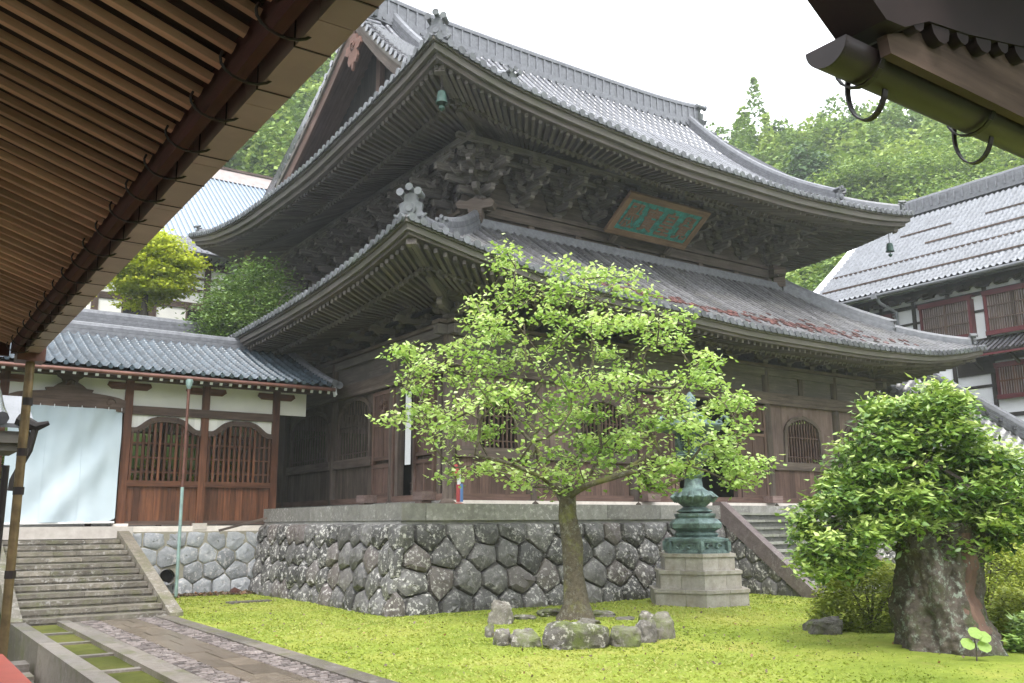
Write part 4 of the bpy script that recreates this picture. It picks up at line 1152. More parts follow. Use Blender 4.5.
for i, ch in enumerate('殿寶皇覺'):
    cu = bpy.data.curves.new('character', 'FONT'); cu.body = ch; cu.size = 1.0; cu.extrude = .02; cu.offset = .012; cu.align_x = 'CENTER'; cu.align_y = 'CENTER'
    o = bpy.data.objects.new('tmp_character', cu); col.objects.link(o)
    me = bpy.data.meshes.new_from_object(o.evaluated_get(bpy.context.evaluated_depsgraph_get())); bpy.data.objects.remove(o)
    if not len(me.vertices): continue
    vv = np.array([v.co[:] for v in me.vertices]); c0 = (vv.min(0)+vv.max(0))/2; ex = (vv.max(0)-vv.min(0))
    Nf = Vector((1, 0, 0)).cross(U)
    if Nf.y > 0: Nf = -Nf
    xc = -1.38+.92*i; yc = HH/2
    for v in me.vertices:
        lx = (v.co.x-c0[0])/max(ex[0], .01)*.74; ly = (v.co.y-c0[1])/max(ex[1], .01)*1.12; lz = v.co.z
        p = Vector((xc+lx, 0, 0))+U*(yc+ly)+Nf*(.045+lz); v.co = p
    me.materials.clear(); me.materials.append(M['plaque_text'])
    o = bpy.data.objects.new('raised_character', me); col.objects.link(o); o.parent = plq

# wind bells
def bell(x, y, z, lab, L=.5):
    t = thing('wind_bell', (x, y, z), lab, 'bell', 'wind bells under the roof corners')
    mb = MB(); mb.tube([(x, y, z+L), (x, y, z)], .015, 6); mb.build('hanging_rod', M['iron'], t)
    mb = MB(); mb.lathe([(.02, .02), (.12, 0), (.13, -.05), (.145, -.16), (.155, -.28), (.185, -.35), (.19, -.37), (.16, -.36), (.13, -.25), (.08, -.08)], (x, y, z), 14); mb.build('bell_body', M['bell'], t, smooth=50)
    mb = MB(); mb.tube([(x, y, z-.1), (x, y, z-.5)], .02, 6); mb.lathe([(.02, -.62), (.09, -.55), (.09, -.49), (.02, -.47)], (x, y, z), 10); mb.build('clapper', M['bell'], t)
bell(12.85, 22.15, 15.05, 'verdigris wind bell hanging under the near left corner of the upper roof', .6)
bell(35.95, 22.2, 14.28, 'dark wind bell hanging under the far right corner of the upper roof', .5)

# things on the podium
t = thing('paper_sign', (13.5, 24.9, 4), 'long white paper sign hanging on the dark side doorway', 'sign')
mb = MB(); mb.beam((13.30, 24.78, 3.95), (13.30, 24.78, 6.2), .34, .02, up=(-1, 0, 0)); mb.build('paper_sheet', M['white'], t)
mb = MB(); mb.beam((13.30, 24.55, 6.22), (13.30, 25.0, 6.22), .03, .04); mb.build('hanging_bar', M['wood'], t)
t = thing('marker_post', (13.2, 21.6, PZ), 'thin white marker post with red and blue bands standing on the podium edge', 'post')
mb = MB(); mb.lathe([(.16, 0), (.16, .03), (.06, .06)], (13.2, 21.6, PZ), 12); mb.build('post_base', M['red_paint'], t)
mb = MB(); mb.lathe([(.05, .05), (.05, .95), (.03, 1.0)], (13.2, 21.6, PZ), 10); mb.build('post_shaft', M['white'], t)
mb = MB(); mb.lathe([(.065, .08), (.065, .55)], (13.19, 21.6, PZ), 10); mb.build('red_band', M['red_paint'], t)
mb = MB(); mb.lathe([(.055, .08), (.055, .57)], (13.25, 21.56, PZ), 10); mb.build('blue_band', M['blue_paint'], t)
mb = MB(); mb.lathe([(.06, .78), (.12, .82), (.10, 1.05), (.04, 1.1)], (13.12, 21.62, PZ), 8); mb.build('red_top', M['red_paint'], t)

# ------------------------------------------------------------------ stone steps, retaining wall and left corridor
CZ = 2.15; CWY = 29.9
ss = thing('stone_steps', (4.5, 26, 0), 'broad flight of worn mossy stone steps rising to the curtained corridor door', 'steps')
n = 12; random.seed(8)
for i in range(n):
    z1 = 1.78*(i+1)/n; y0 = 23.25+i*(6.1/n)
    mb = MB(); xs_ = [2.97, 4.0+random.uniform(-.5, .5), 5.1+random.uniform(-.4, .4), 6.04]
    for a, b in zip(xs_, xs_[1:]):
        dz = random.uniform(-.008, .008)
        mb.box(a+.004, b-.004, y0-.03, y0+.62, z1-.10, z1+dz); mb.box(a+.004, b-.004, y0+.015, y0+.5, z1-.2, z1-.102)
    mb.build('step', M['stone_step'], ss)
for x0, x1 in ((2.68, 2.94), (6.05, 6.36)):
    mb = MB(); mb.prism([(23.0, -.2), (23.35, -.2), (29.6, 1.60), (29.6, 2.0), (29.3, 2.02), (23.0, .14)], ((x0+x1)/2, 0, 0), (0, 1, 0), (0, 0, 1), (x1-x0, 0, 0)); mb.build('stringer_stone', M['stone_step'], ss)
rw = thing('retaining_wall', (8.5, 29.7, 0), 'low wall of fitted blue grey polygonal stones below the corridor windows', 'wall')
mb = MB(); masonry(mb, facemap((6.3, 29.62, -.05), (1, 0, 0), (0, -1, 0), 2.03, .1), 4.35, 2.03, 4, .62, 77, bulge=.075, gap=.975,
                   keep=lambda a, b: not (abs(a-1.28) < .28 and abs(b-.66) < .3)); mb.build('stone_face', M['stone_blue'], rw, smooth=30)
mb = MB(); mb.box(6.3, 10.7, 29.68, 29.86, -.1, 1.98); mb.build('mortar_core', M['stone_mortar2'], rw)
mb = MB(); mb.box(-8, 2.6, 29.68, 29.86, -.9, 1.98); mb.build('rough_wall', M['stone_mortar2'], rw)
mb = MB(); mb.tube([(7.58, 29.42, .62), (7.58, 29.7, .62)], .24, 16); mb.f = mb.f[:-2]; mb.build('drain_pipe', M['stone_cap'], rw)
mb = MB(); mb.tube([(7.58, 29.60, .62), (7.58, 29.66, .62)], .21, 16); mb.build('drain_hole_shade', M['black'], rw)  # black disc paints the shade inside the pipe

cor = thing('covered_corridor', (8, 31.5, CZ), 'long white plastered corridor with arched lattice windows and glazed blue grey roof tiles', 'corridor')
def cp(mb, name, m, smooth=None, parent=None): return mb.build(name, M[m], parent or cor, smooth=smooth)
random.seed(17)
mb = MB(); mb.box(-8, 2.6, 29.7, 29.95, 1.8, CZ); mb.box(2.6, 6.5, 29.42, 29.95, 1.80, CZ); mb.box(6.5, 11.2, 29.7, 29.95, 1.98, CZ); cp(mb, 'foundation_strip', 'stone_white')
mb = MB(); mb.box(-8, 12.6, 29.96, 35.0, 1.8, CZ-.01); cp(mb, 'floor_slab', 'stone_step')
px = [-6.2, -3.2, -.1, 2.75, 6.18, 8.55, 10.92]
for x in px:
    mb = MB(); mb.box(x-.22, x+.22, 29.68, 30.08, CZ-.12, CZ+.08); cp(mb, 'post_base_stone', 'stone_white')
    mb = MB(); mb.box(x-.12, x+.12, 29.78, 30.02, CZ+.08, 6.62); cp(mb, 'post', 'wood_brown')
    mb = MB(); mb.prism([(-.62, .11), (-.66, .0), (-.52, -.11), (.52, -.11), (.66, .0), (.62, .11)], (x, 29.90, 6.44), (1, 0, 0), (0, 0, 1), (0, .18, 0)); cp(mb, 'bracket_arm', 'wood_brown')
mb = MB(); mb.box(-8, 12.2, 29.76, 30.04, 6.62, 6.84); cp(mb, 'wall_plate', 'wood_greybrown')
mb = MB()
mb.box(6.3, 10.8, 29.74, 30.0, 5.58, 5.84); mb.box(-8, 2.6, 29.76, 30.0, 5.58, 5.84); cp(mb, 'tie_beam', 'wood_greybrown')
mb = MB(); mb.box(-8, 12.0, 29.86, 29.94, 5.845, 6.62); mb.box(6.3, 10.8, 29.87, 29.93, 5.1, 5.578); cp(mb, 'plaster_wall', 'plaster')
# two arched window bays
for xa, xb in ((6.30, 8.43), (8.67, 10.80)):
    c = (xa+xb)/2; hw = (xb-xa)/2
    def topz(x):
        t = abs(x-c)/hw
        return 5.08+.34*(1-smoothstep((t-.35)/.55)) + (.03 if t < .3 else 0)
    mb = MB(); N_ = 22
    for k in range(N_):
        x0, x1 = xa+(xb-xa)*k/N_, xa+(xb-xa)*(k+1)/N_
        mb.beam((x0, 29.84, topz(x0)), (x1, 29.84, topz(x1)), .16, .17, r=.5)
        # plaster above
    fr = cp(mb, 'window_frame', 'wood_greybrown')
    mb = MB(); nb = 12
    for k in range(nb+1):
        x = xa+.06+(xb-xa-.12)*k/nb; mb.box(x-.035, x+.035, 29.82, 29.89, 3.52, topz(x))
    for z in (3.8, 4.25, 4.7):
        mb.box(xa, xb, 29.84, 29.88, z-.025, z+.025)
    cp(mb, 'lattice', 'wood_brown', parent=fr)
    mb = MB(); mb.box(xa, xb, 29.78, 30.0, 3.36, 3.54); cp(mb, 'window_rail', 'wood_brown')
    mb = MB(); x = xa
    while x < xb-.01:
        b = min(random.uniform(.17, .26), xb-x); mb.box(x+.003, x+b-.003, 29.86, 29.92, CZ+.14, 3.36); x += b
    cp(mb, 'panel_boards', 'wood_brown')
    mb = MB(); mb.box(xa, xb, 29.8, 29.98, CZ+.03, CZ+.16); cp(mb, 'ground_sill', 'wood_greybrown')
    # white panels hide plaster strip behind the arch: cut to the arch line
# the plaster between tie beam and arch follows the arch, so it is built in strips
for o in [o for o in cor.children if o.name.startswith('plaster_wall')]: bpy.data.objects.remove(o)
mb = MB(); mb.box(-8, 12.0, 29.86, 29.94, 5.845, 6.62)
for xa, xb in ((6.30, 8.43), (8.67, 10.80)):
    c = (xa+xb)/2; hw = (xb-xa)/2
    for k in range(22):
        x0, x1 = xa+(xb-xa)*k/22, xa+(xb-xa)*(k+1)/22; z0, z1 = (5.08+.34*(1-smoothstep((abs(x-c)/hw-.35)/.55)) for x in (x0, x1))
        mb.add([(x0, 29.87, z0), (x1, 29.87, z1), (x1, 29.87, 5.578), (x0, 29.87, 5.578), (x0, 29.93, z0), (x1, 29.93, z1), (x1, 29.93, 5.578), (x0, 29.93, 5.578)],
               [(0, 1, 2, 3), (7, 6, 5, 4), (0, 4, 5, 1), (3, 2, 6, 7)])
cp(mb, 'plaster_wall', 'plaster')
# far side of the corridor: open lattice with light behind
mb = MB()
for x in px: mb.box(x-.1, x+.1, 34.8, 35.0, CZ, 6.6)
x = -7
while x < 12: mb.box(x-.03, x+.03, 34.88, 34.92, 3.3, 5.4); x += .24
for z in (3.2, 3.7, 4.15, 4.6, 5.05, 5.5): mb.box(-8, 12, 34.86, 34.94, z-.035, z+.035)
cp(mb, 'rear_lattice', 'wood_greybrown')
mb = MB(); mb.box(-8, 12, 34.86, 34.94, CZ, 3.2); mb.box(-8, 12, 34.86, 34.94, 5.5, 7); cp(mb, 'rear_wall', 'plaster')
# carved rainbow beam and frog leg strut above the curtain
mb = MB()
xa, xb = 2.87, 6.06; pr = []
for k in range(17): t = k/16; pr.append((xa+(xb-xa)*t, 5.95+.20*math.sin(math.pi*t)**.6))
for k in range(17): t = 1-k/16; pr.append((xa+(xb-xa)*t, 5.58+.10*math.sin(math.pi*t)))
mb.prism(pr, (0, 29.78, 0), (1, 0, 0), (0, 0, 1), (0, .24, 0)); rb = cp(mb, 'rainbow_beam', 'wood_greybrown')
mb = MB()
for q in (-1, 1):
    for k in range(10):
        t = k*.55; rd = .17-.013*k; mb.tube([((xa+xb)/2+q*(1.15)+q*rd*math.cos(t), 29.65, 5.86+rd*math.sin(t)), ((xa+xb)/2+q*(1.15)+q*(rd-.013)*math.cos(t+.55), 29.65, 5.86+(rd-.013)*math.sin(t+.55))], .022, 5)
cp(mb, 'carved_scroll', 'wood_greybrown', parent=rb)
mb = MB(); c = (xa+xb)/2
h = [(0, .0), (.62, .0), (.66, .10), (.46, .12), (.34, .22), (.20, .30), (.24, .40), (.34, .46), (.40, .56), (0, .60)]
mb.prism(h+[(-x, z) for x, z in h[::-1][1:-1]], (c, 29.78, 6.12), (1, 0, 0), (0, 0, 1), (0, .22, 0))
for k in range(7): t = k*math.pi/6-.0; mb.tube([(c+.02*math.cos(t), 29.66, 6.36), (c+.14*math.cos(t), 29.62, 6.36+.11*math.sin(t))], [.03, .045], 5)
cp(mb, 'frog_leg_strut', 'wood_greybrown')
# rafters with white painted ends
random.seed(3); i = 0; x = -7.5
while x < 12.4:
    mb = MB(); mb.beam((x, 28.72, 6.58), (x, 30.3, 7.25), .085, .10); rf_ = cp(mb, 'rafter', 'wood_brown')
    mb = MB(); mb.beam((x, 28.69, 6.567), (x, 28.722, 6.58), .088, .104); cp(mb, 'white_rafter_end', 'plaster_cool', parent=rf_)
    x += .305
mb = MB(); mb.beam((12.45, 28.42, 6.44), (12.45, 28.58, 6.80), .07, .16); cp(mb, 'verge_board_end', 'plaster_cool')
mb = MB(); mb.prism([(28.6, 6.62), (30.5, 7.34), (33.2, 8.3), (33.2, 8.38), (30.5, 7.42), (28.6, 6.74)], (2.3, 0, 0), (0, 1, 0), (0, 0, 1), (20.2, 0, 0)); cp(mb, 'roof_boarding', 'wood_ceiling')
def wave_roof(name, m, x0, x1, pts, tw, tl, parent, smooth=60, amp=.045, xend=None, step=.028, nx=6):
    """pantiles: pts = (y,z) profile from eave to ridge; waves across x, a step every course"""
    L = [0]
    for a, b in zip(pts, pts[1:]): L.append(L[-1]+math.hypot(b[0]-a[0], b[1]-a[1]))
    nc = int(L[-1]/tl); nt_ = int((x1-x0)/tw)
    xs_ = np.linspace(x0, x0+nt_*tw, nt_*nx+1); ph = (xs_-x0)/tw*2*np.pi
    wav = amp*(np.cos(ph)+.35*np.cos(2*ph))
    rows = []
    for c in range(nc):
        for f, lift in ((0., step), (.97, 0.)):
            s_ = (c+f)*tl; rows.append((np.interp(s_, L, [p[0] for p in pts]), np.interp(s_, L, [p[1] for p in pts])+lift, c))
    V = []; Rn = []
    g = np.random.default_rng(5); rn = g.random((nc, nt_+1))
    for y, z, c in rows:
        for i, x in enumerate(xs_):
            V.append((x, y, z+wav[i])); Rn.append(rn[c, min(i//nx, nt_)])
    n = len(xs_); V = np.array(V); idx = np.arange(len(rows)*n).reshape(len(rows), n)
    F = np.stack([idx[:-1, :-1], idx[:-1, 1:], idx[1:, 1:], idx[1:, :-1]], -1).reshape(-1, 4)
    if callable(xend): V = xend(V)
    return npmesh(name, V, F, m, parent, rnd=Rn)
cpts = [(28.42, 6.78), (29.3, 7.08), (30.4, 7.50), (31.6, 8.0), (32.85, 8.56)]
wave_roof('roof_tiles', 'tile_blue', -7, 12.35, cpts, .30, .275, cor, amp=.058, step=.05)
wave_roof('rear_roof_tiles', 'tile_blue', -7, 12.35, [(2*32.9-a, b) for a, b in cpts[2:]], .30, .275, cor)
# rounded verge on the hall side
mb = MB()
for q, dx in ((0, 0.), (1, .16)):
    P = [(12.42+dx, y, z+.08-.05*q) for y, z in cpts]; PP = []
    for a, b in zip(P, P[1:]):
        for k in range(5): PP.append(Vector(a).lerp(Vector(b), k/5))
    PP.append(Vector(P[-1]))
    for a, b in zip(PP, PP[1:]): mb.tube([a, b], [.11, .10], 8)
    mb.tube([PP[0]-Vector((0, .05, 0)), PP[0]], .125, 10)
cp(mb, 'verge_tiles', 'ridge', 50)
mb = MB(); pts = [(x, 32.9, 8.54) for x in np.linspace(-7, 11.9, 12)]; ridge_sweep(mb, pts, .42, .28, layers=3); cp(mb, 'roof_ridge', 'ridge', 40)
# eave tile noses
mb = MB(); x = -7+.0
while x < 12.3: mb.tube([(x, 28.36, 6.79), (x, 28.46, 6.80)], .07, 8); x += .30
cp(mb, 'eave_end_tiles', 'tile_blue', 50)
mb = MB(); mb.tube([(-7, 28.34, 6.56), (12.4, 28.34, 6.63)], .065, 10); gut = cp(mb, 'gutter', 'copper', 60)
mb = MB(); mb.lathe([(.05, -.1), (.09, 0), (.11, .12), (.11, .2)], (7.58, 28.34, 6.38), 8); cp(mb, 'gutter_funnel', 'pipe_green', parent=gut)
mb = MB(); mb.tube([(7.58, 28.34, 6.4), (7.58, 28.36, 3.3)], .045, 8); cp(mb, 'downpipe', 'copper')
mb = MB(); mb.tube([(7.58, 28.36, 3.3), (7.6, 28.38, .12), (7.6, 28.5, .04)], .05, 8); cp(mb, 'lower_downpipe', 'pipe_green')
# pale curtain in the door bay
def curtain():
    nx, nz = 46, 34; V = []
    for j in range(nz+1):
        for i in range(nx+1):
            s_ = i/nx; t = j/nz; x = 2.92+3.06*s_; z = 2.27+(5.66-2.27)*t
            y = 29.60+.03*math.sin(s_*23+t*2)*(1-t)+.02*math.sin(s_*41-t*7)*t+.07*math.sin((s_*1.4-t*1.2)*9)*math.exp(-((s_-t*.6-.35)/.3)**2)+.02*math.sin(s_*60)*(t > .97)
            if s_ > .93 and t < .1: z += .12*(s_-.93)/.07*(1-t/.1)
            V.append((x, y, z))
    idx = np.arange(len(V)).reshape(nz+1, nx+1); F = np.stack([idx[:-1, :-1], idx[:-1, 1:], idx[1:, 1:], idx[1:, :-1]], -1).reshape(-1, 4)
    t = thing('door_curtain', (4.4, 29.6, 2.25), 'large pale blue cloth curtain hanging across the corridor door above the steps', 'curtain')
    npmesh('cloth', V, F, 'curtain', t, smooth=True)
    mb = MB(); mb.tube([(2.92, 29.6, 2.24), (5.98, 29.6, 2.27)], .03, 6); mb.build('bottom_hem', M['white'], t)
    for s_ in (.335, .668):
        mb = MB(); x = 2.92+3.06*s_
        for k in range(20):
            q0, q1 = V[int(round(k*34/20))*47+int(s_*46)], V[int(round((k+1)*34/20))*47+int(s_*46)]
            mb.beam((q0[0], q0[1]-.006, q0[2]), (q1[0], q1[1]-.006, q1[2]), .02, .008, up=(0, 1, 0))
        mb.build('seam', M['curtain'], t)
    for k in range(9):
        mb = MB(); x = 2.95+k*.375; mb.tube([(x, 29.6, 5.62), (x+.01, 29.68, 5.74)], .012, 5); mb.build('tie_cord', M['white'], t)
curtain()
t = MB(); t.beam((9.0, 29.15, 2.0), (10.5, 29.1, 2.38), .1, .07); tag(t.build('loose_plank', M['wood']), 'weathered plank leaning between the corridor wall and podium', 'plank')
t = MB(); t.prism([(-.14, 0), (.16, -.03), (.2, .1), (.0, .2), (-.12, .12)], (9.55, 29.05, .06), (1, 0, 0), (0, 0, 1), (0, .08, 0)); tag(t.build('tile_shard', M['tile_red']), 'orange broken tile shard lying at the foot of the low wall', 'tile shard')
t = MB(); t.box(8.3, 9.5, 25.6, 25.95, -.02, .09); tag(t.build('ground_slab', M['kerb']), 'flat narrow stone slab lying in the moss before the low wall', 'slab')
# litter of twigs and leaves under the retaining wall
g = np.random.default_rng(2); n = 1400; x = 6.6+g.random(n)*3.7; y = 29.45-np.abs(g.normal(0, .28, n)); a = g.random(n)*6.28; l = g.uniform(.03, .08, n); q = g.normal(0, .02, (n, 3))
A = np.stack([x, y, .06+g.random(n)*.05], -1); d = np.stack([np.cos(a)*l, np.sin(a)*l, q[:, 0]], -1); e_ = np.stack([-np.sin(a)*l*.5, np.cos(a)*l*.5, q[:, 1]], -1)
V = np.stack([A-d, A+e_, A+d, A-e_], 1).reshape(-1, 3)
tag(npmesh('fallen_leaves', V, np.arange(4*n).reshape(-1, 4), 'leaf_dry', rnd=np.repeat(g.random(n), 4)), 'brown leaf litter along the foot of the low wall', 'leaves', kind='stuff')

# ------------------------------------------------------------------ near eave overhead (left)
ne = thing('near_eave_roof', (0, 5, 4), 'low underside of a wooden eave with closely spaced pale rafters above the viewer', 'roof')
EX, EZ, TS = 1.15, 4.36, .33
random.seed(4)
EY0, EY1 = -4., 12.2
def ez(x): return EZ+TS*(EX-x)
y = EY0+.1; k = 0
while y < EY1:
    mb = MB(); mb.beam((EX-.02, y, ez(EX)-.03), (-7.2, y, ez(-7.2)-.03), .040+random.uniform(-.006, .008), .042); 
    o = mb.build('rafter', M['wood_pale'], ne); y += .172; k += 1
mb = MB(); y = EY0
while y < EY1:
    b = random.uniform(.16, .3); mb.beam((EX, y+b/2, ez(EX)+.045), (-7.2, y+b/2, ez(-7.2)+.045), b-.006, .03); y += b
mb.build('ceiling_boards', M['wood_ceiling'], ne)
mb = MB(); mb.box(EX, EX+.055, EY0, EY1, EZ-.14, EZ+.16); mb.build('fascia_board', M['wood_maroon'], ne)
mb = MB(); mb.box(EX+.055, EX+.12, EY0, EY1, EZ-.0, EZ+.20); mb.build('outer_fascia', M['wood_black'], ne)
mb = MB(); mb.prism([(EX-.1, EZ+.22), (EX+.36, EZ+.05), (EX+.36, EZ+.10), (-7.2, ez(-7.2)+.35), (-7.2, ez(-7.2)+.28)], (0, (EY0+EY1)/2, 0), (1, 0, 0), (0, 0, 1), (0, EY1-EY0, 0)); mb.build('roof_covering', M['tile'], ne)
def halfpipe(mb, a, b, rad, up=(0, 0, 1), n=10, th=.006):
    a = Vector(a); b = Vector(b); d = (b-a).normalized(); s_ = d.cross(Vector((0, 0, 1))).normalized(); Z = Vector((0, 0, 1)); V = []
    for P in (a, b):
        for r_ in (rad, rad-th):
            for k in range(n+1):
                t = math.pi*k/n; V.append(P+s_*math.cos(t)*r_-Z*math.sin(t)*r_)
    m = n+1; F = []
    for k in range(n):
        F += [(k, k+1, 2*m+k+1, 2*m+k), (m+k+1, m+k, 3*m+k, 3*m+k+1), (k+1, k, m+k, m+k+1), (2*m+k, 2*m+k+1, 3*m+k+1, 3*m+k)]
    F += [(0, 2*m, 3*m, m), (m-1, 2*m-1, 4*m-1, 3*m-1)]
    mb.add(V, F, None, .5)
# boxed tan gutter with seams, and curved iron hooks
GX0, GX1 = EX+.125, EX+.285
mb = MB(); yy = EY0
while yy < EY1:
    L = .9; mb.box(GX0, GX1, yy+.003, min(yy+L, EY1)-.003, EZ-.15, EZ-.02); yy += L
gt = mb.build('gutter', M['gutter_tan'], ne)
yy = EY0+.3; k = 0
while yy < EY1:
    pts = [(GX0-.10+.13*math.cos(t)*1.0+.02, yy, EZ-.10-.085*math.sin(t)) for t in np.linspace(-.2, math.pi+.4, 12)]
    mb = MB(); mb.tube(pts, .007, 6); mb.build('gutter_hook', M['iron'], gt); mb = MB(); mb.box(GX0-.005, GX1+.004, yy+.10, yy+.108, EZ-.154, EZ-.02); mb.build('gutter_seam', M['gutter_brown'], gt); yy += .47; k += 1
mb = MB(); mb.tube([(1.36, 12.1, 4.25), (1.37, 12.1, .9), (1.37, 12.1, -.9)], .052, 10); dp = mb.build('downpipe', M['pipe_yellow'], ne, smooth=50)
mb = MB()
for z in (3.6, 3.0, 2.55, 1.6, .5): mb.tube([(1.37, 12.1, z), (1.37, 12.1, z+.09)], .06, 10)
mb.build('pipe_strap', M['iron'], dp)
mb = MB(); mb.box(1.2, 1.5, 11.95, 12.25, 4.12, 4.32); mb.build('gutter_box', M['copper'], dp)
mb = MB(); mb.tube([(1.24, 12.35, 2.9), (1.24, 12.35, -.9)], .04, 8); mb.build('thin_pipe', M['iron'], ne)
mb = MB(); mb.box(-7.2, 1.14, 12.22, 12.3, 4.2, 4.5); mb.build('end_board', M['wood_maroon'], ne)
for y in (1.0, 4.6, 8.3, 12.0):
    mb = MB(); mb.box(-1.4, -1.15, y-.12, y+.12, .55, 5.2); mb.build('post', M['wood_brown'], ne)
# floor, low wall and red rail on the viewer's side
mb = MB(); mb.box(-7, .95, -5, 12.3, -.9, .55); struct(mb.build('corridor_floor', 'stone_step'))
rl = thing('red_rail', (.9, 6, .55), 'broad red painted rail along the edge of the corridor at lower left', 'railing')
mb = MB(); mb.box(.55, 1.155, 2.0, 10.2, .93, 1.0); mb.build('rail_top', M['red_rail'], rl)
for y in (2.4, 5., 7.6, 10.): mb = MB(); mb.box(.7, .82, y-.06, y+.06, .55, .93); mb.build('rail_post', M['red_rail'], rl)
# small steps in the sunken drain
dr = thing('drain_steps', (2, 15, -.9), 'dark stone blocks down in the sunken drain beside the path', 'steps')
for i in range(5): mb = MB(); mb.box(1.3, 2.6, 19.0-i*.7, 19.6-i*.7, -.9, -.25-.12*i); mb.build('step', M['kerb'], dr)
# small tiled porch roof at the left edge
pr_ = thing('porch_roof', (.6, 14, 3), 'small dark tiled porch roof corner jutting in at the left edge', 'roof')
mb = MB()
for k in range(9):
    x = -1.35+k*.33
    mb.tube([(x, 13.9, 3.62-.0), (x, 14.5, 3.80), (x, 15.3, 4.15)], .09, 8, r=random.random())
mb.prism([(13.95, 3.5), (15.3, 4.05), (15.3, 4.1), (13.95, 3.56)], (.1, 0, 0), (0, 1, 0), (0, 0, 1), (3.2, 0, 0)); mb.build('roof_tiles', M['tile'], pr_, smooth=50)
mb = MB(); mb.box(-1.6, 1.62, 14.02, 14.1, 3.30, 3.46); mb.box(-1.6, 1.55, 14.1, 15.2, 3.2, 3.3); mb.beam((1.62, 14.0, 3.36), (1.62, 15.2, 3.86), .06, .2); mb.build('eave_board', M['wood_fascia'], pr_)
mb = MB(); mb.tube([(1.5, 14.0, 3.62), (1.72, 13.9, 3.52), (1.86, 13.86, 3.58)], [.1, .07, .03], 8); mb.tube([(1.70, 13.9, 3.5), (1.66, 13.95, 3.2), (1.5, 14.0, 2.8), (1.5, 14.02, 2.66)], [.05, .045, .04, .05], 6); mb.build('corner_ornament', M['wood_black'], pr_)
mb = MB(); mb.box(.9, 1.1, 14.3, 14.5, -.9, 3.2); mb.build('post', M['wood_greybrown'], pr_)

# ------------------------------------------------------------------ near eave overhead (right)
nr = thing('near_roof_corner', (4, 2, 4), 'dark roof corner with a fat tan gutter on iron hooks at upper right', 'roof')
GY = 2.2
mb = MB(); halfpipe(mb, (3.22, GY, 4.245), (9, GY, 4.245), .105, n=16)
mb.lathe([(.105, 0)], (0, 0, 0), 3) if False else None
gt = mb.build('gutter', M['gutter_brown'], nr, smooth=50)
mb = MB(); mb.prism([(.105*math.cos(t), -.105*math.sin(t)) for t in np.linspace(0, math.pi, 14)], (3.22, GY, 4.245), (0, 1, 0), (0, 0, 1), (.02, 0, 0)); mb.build('gutter_end_cap', M['iron'], gt)
for x in (3.62, 4.55, 5.5):
    pts = [(x, GY+.10+.10*math.cos(t)-.02, 4.20-.17*math.sin(t)) for t in np.linspace(-.5, math.pi+.2, 16)]
    mb = MB()
    for a, b in zip(pts, pts[1:]): mb.beam(a, b, .035, .008, up=(0, 0, 1) if abs(a[2]-b[2]) < abs(a[1]-b[1]) else (0, 1, 0))
    mb.build('gutter_hook', M['iron'], gt); mb = MB()
    pts2 = [(x-.16, GY+.125*math.cos(t), 4.245-.125*math.sin(t)) for t in np.linspace(0, math.pi, 10)]
    for a, b in zip(pts2, pts2[1:]): mb.beam(a, b, .03, .008, up=(0, 0, 1) if abs(a[2]-b[2]) < abs(a[1]-b[1]) else (0, 1, 0))
    mb.build('gutter_clamp', M['iron'], gt)
# roof covering: dark eave mass with wavy lower tile edge, tan end boards between it and the gutter
mb = MB(); mb.prism([(3.44, 4.20), (3.42, 4.285), (3.66, 4.375), (4.0, 4.42), (4.9, 4.60), (9.3, 5.5), (9.3, 4.20)], (0, 2.06, 0), (1, 0, 0), (0, 0, 1), (0, .05, 0)); mb.build('end_board', M['wood_tan'], nr)
mb = MB(); mb.prism([(3.32, 4.29), (3.11, 4.44), (2.9, 4.66), (2.6, 5.1), (3.4, 5.9), (9.3, 7.4), (9.3, 5.52), (4.9, 4.62), (4.0, 4.44), (3.66, 4.395), (3.46, 4.30)], (0, 2.09, 0), (1, 0, 0), (0, 0, 1), (0, .24, 0)); rc = mb.build('roof_covering', M['iron'], nr)
mb = MB()
for k in range(20):
    x = 3.58+k*.19; z = 4.38+max(0, x-3.66)*.19; mb.tube([(x, 2.24, z), (x, 1.98, z)], .075 if k % 2 else .055, 10)
mb.build('wavy_edge_tiles', M['iron'], rc, smooth=50)
mb = MB()
for x, z0_, x2, z2_ in ((4.15, 4.24, 4.55, 4.50), (4.75, 4.24, 4.35, 4.46), (5.4, 4.24, 5.9, 4.75)): mb.beam((x, 2.12, z0_), (x2, 2.12, z2_), .03, .05)
mb.build('brace', M['wood_tan'], nr)
mb = MB(); mb.prism([(1.95, 4.95), (-1.5, 6.0), (-1.5, 7.4), (1.95, 5.4)], (6.4, 0, 0), (0, 1, 0), (0, 0, 1), (5.6, 0, 0)); mb.build('eave_soffit', M['wood_black'], nr)

# ------------------------------------------------------------------ long building on the right
rb_ = thing('long_hall', (47, 14, 0), 'long two storey white plastered hall with red lattice windows and light grey tiled roof', 'building')
def rp(mb, name, m, smooth=None, parent=None): return mb.build(name, M[m], parent or rb_, smooth=smooth)
WX = 45.; YN = 2.; YF = 32.6
mb = MB(); mb.box(WX, WX+.2, YN, YF, 0, 14.4); mb.box(WX, 58, YF-.2, YF, 0, 14.4); rp(mb, 'plaster_wall', 'plaster_cool')
mb = MB(); mb.add([(WX+.1, YF-.05, 14.4), (58, YF-.05, 14.4), (51.8, YF-.05, 20.4)], [(0, 1, 2)]); rp(mb, 'gable_wall', 'plaster_cool')
random.seed(6); post_y = np.arange(YF-.1, YN, -1.93)
for i, y in enumerate(post_y):
    mb = MB(); mb.box(WX-.08, WX, y-.10, y+.10, 0, 14.3); rp(mb, 'post', 'wood_black')
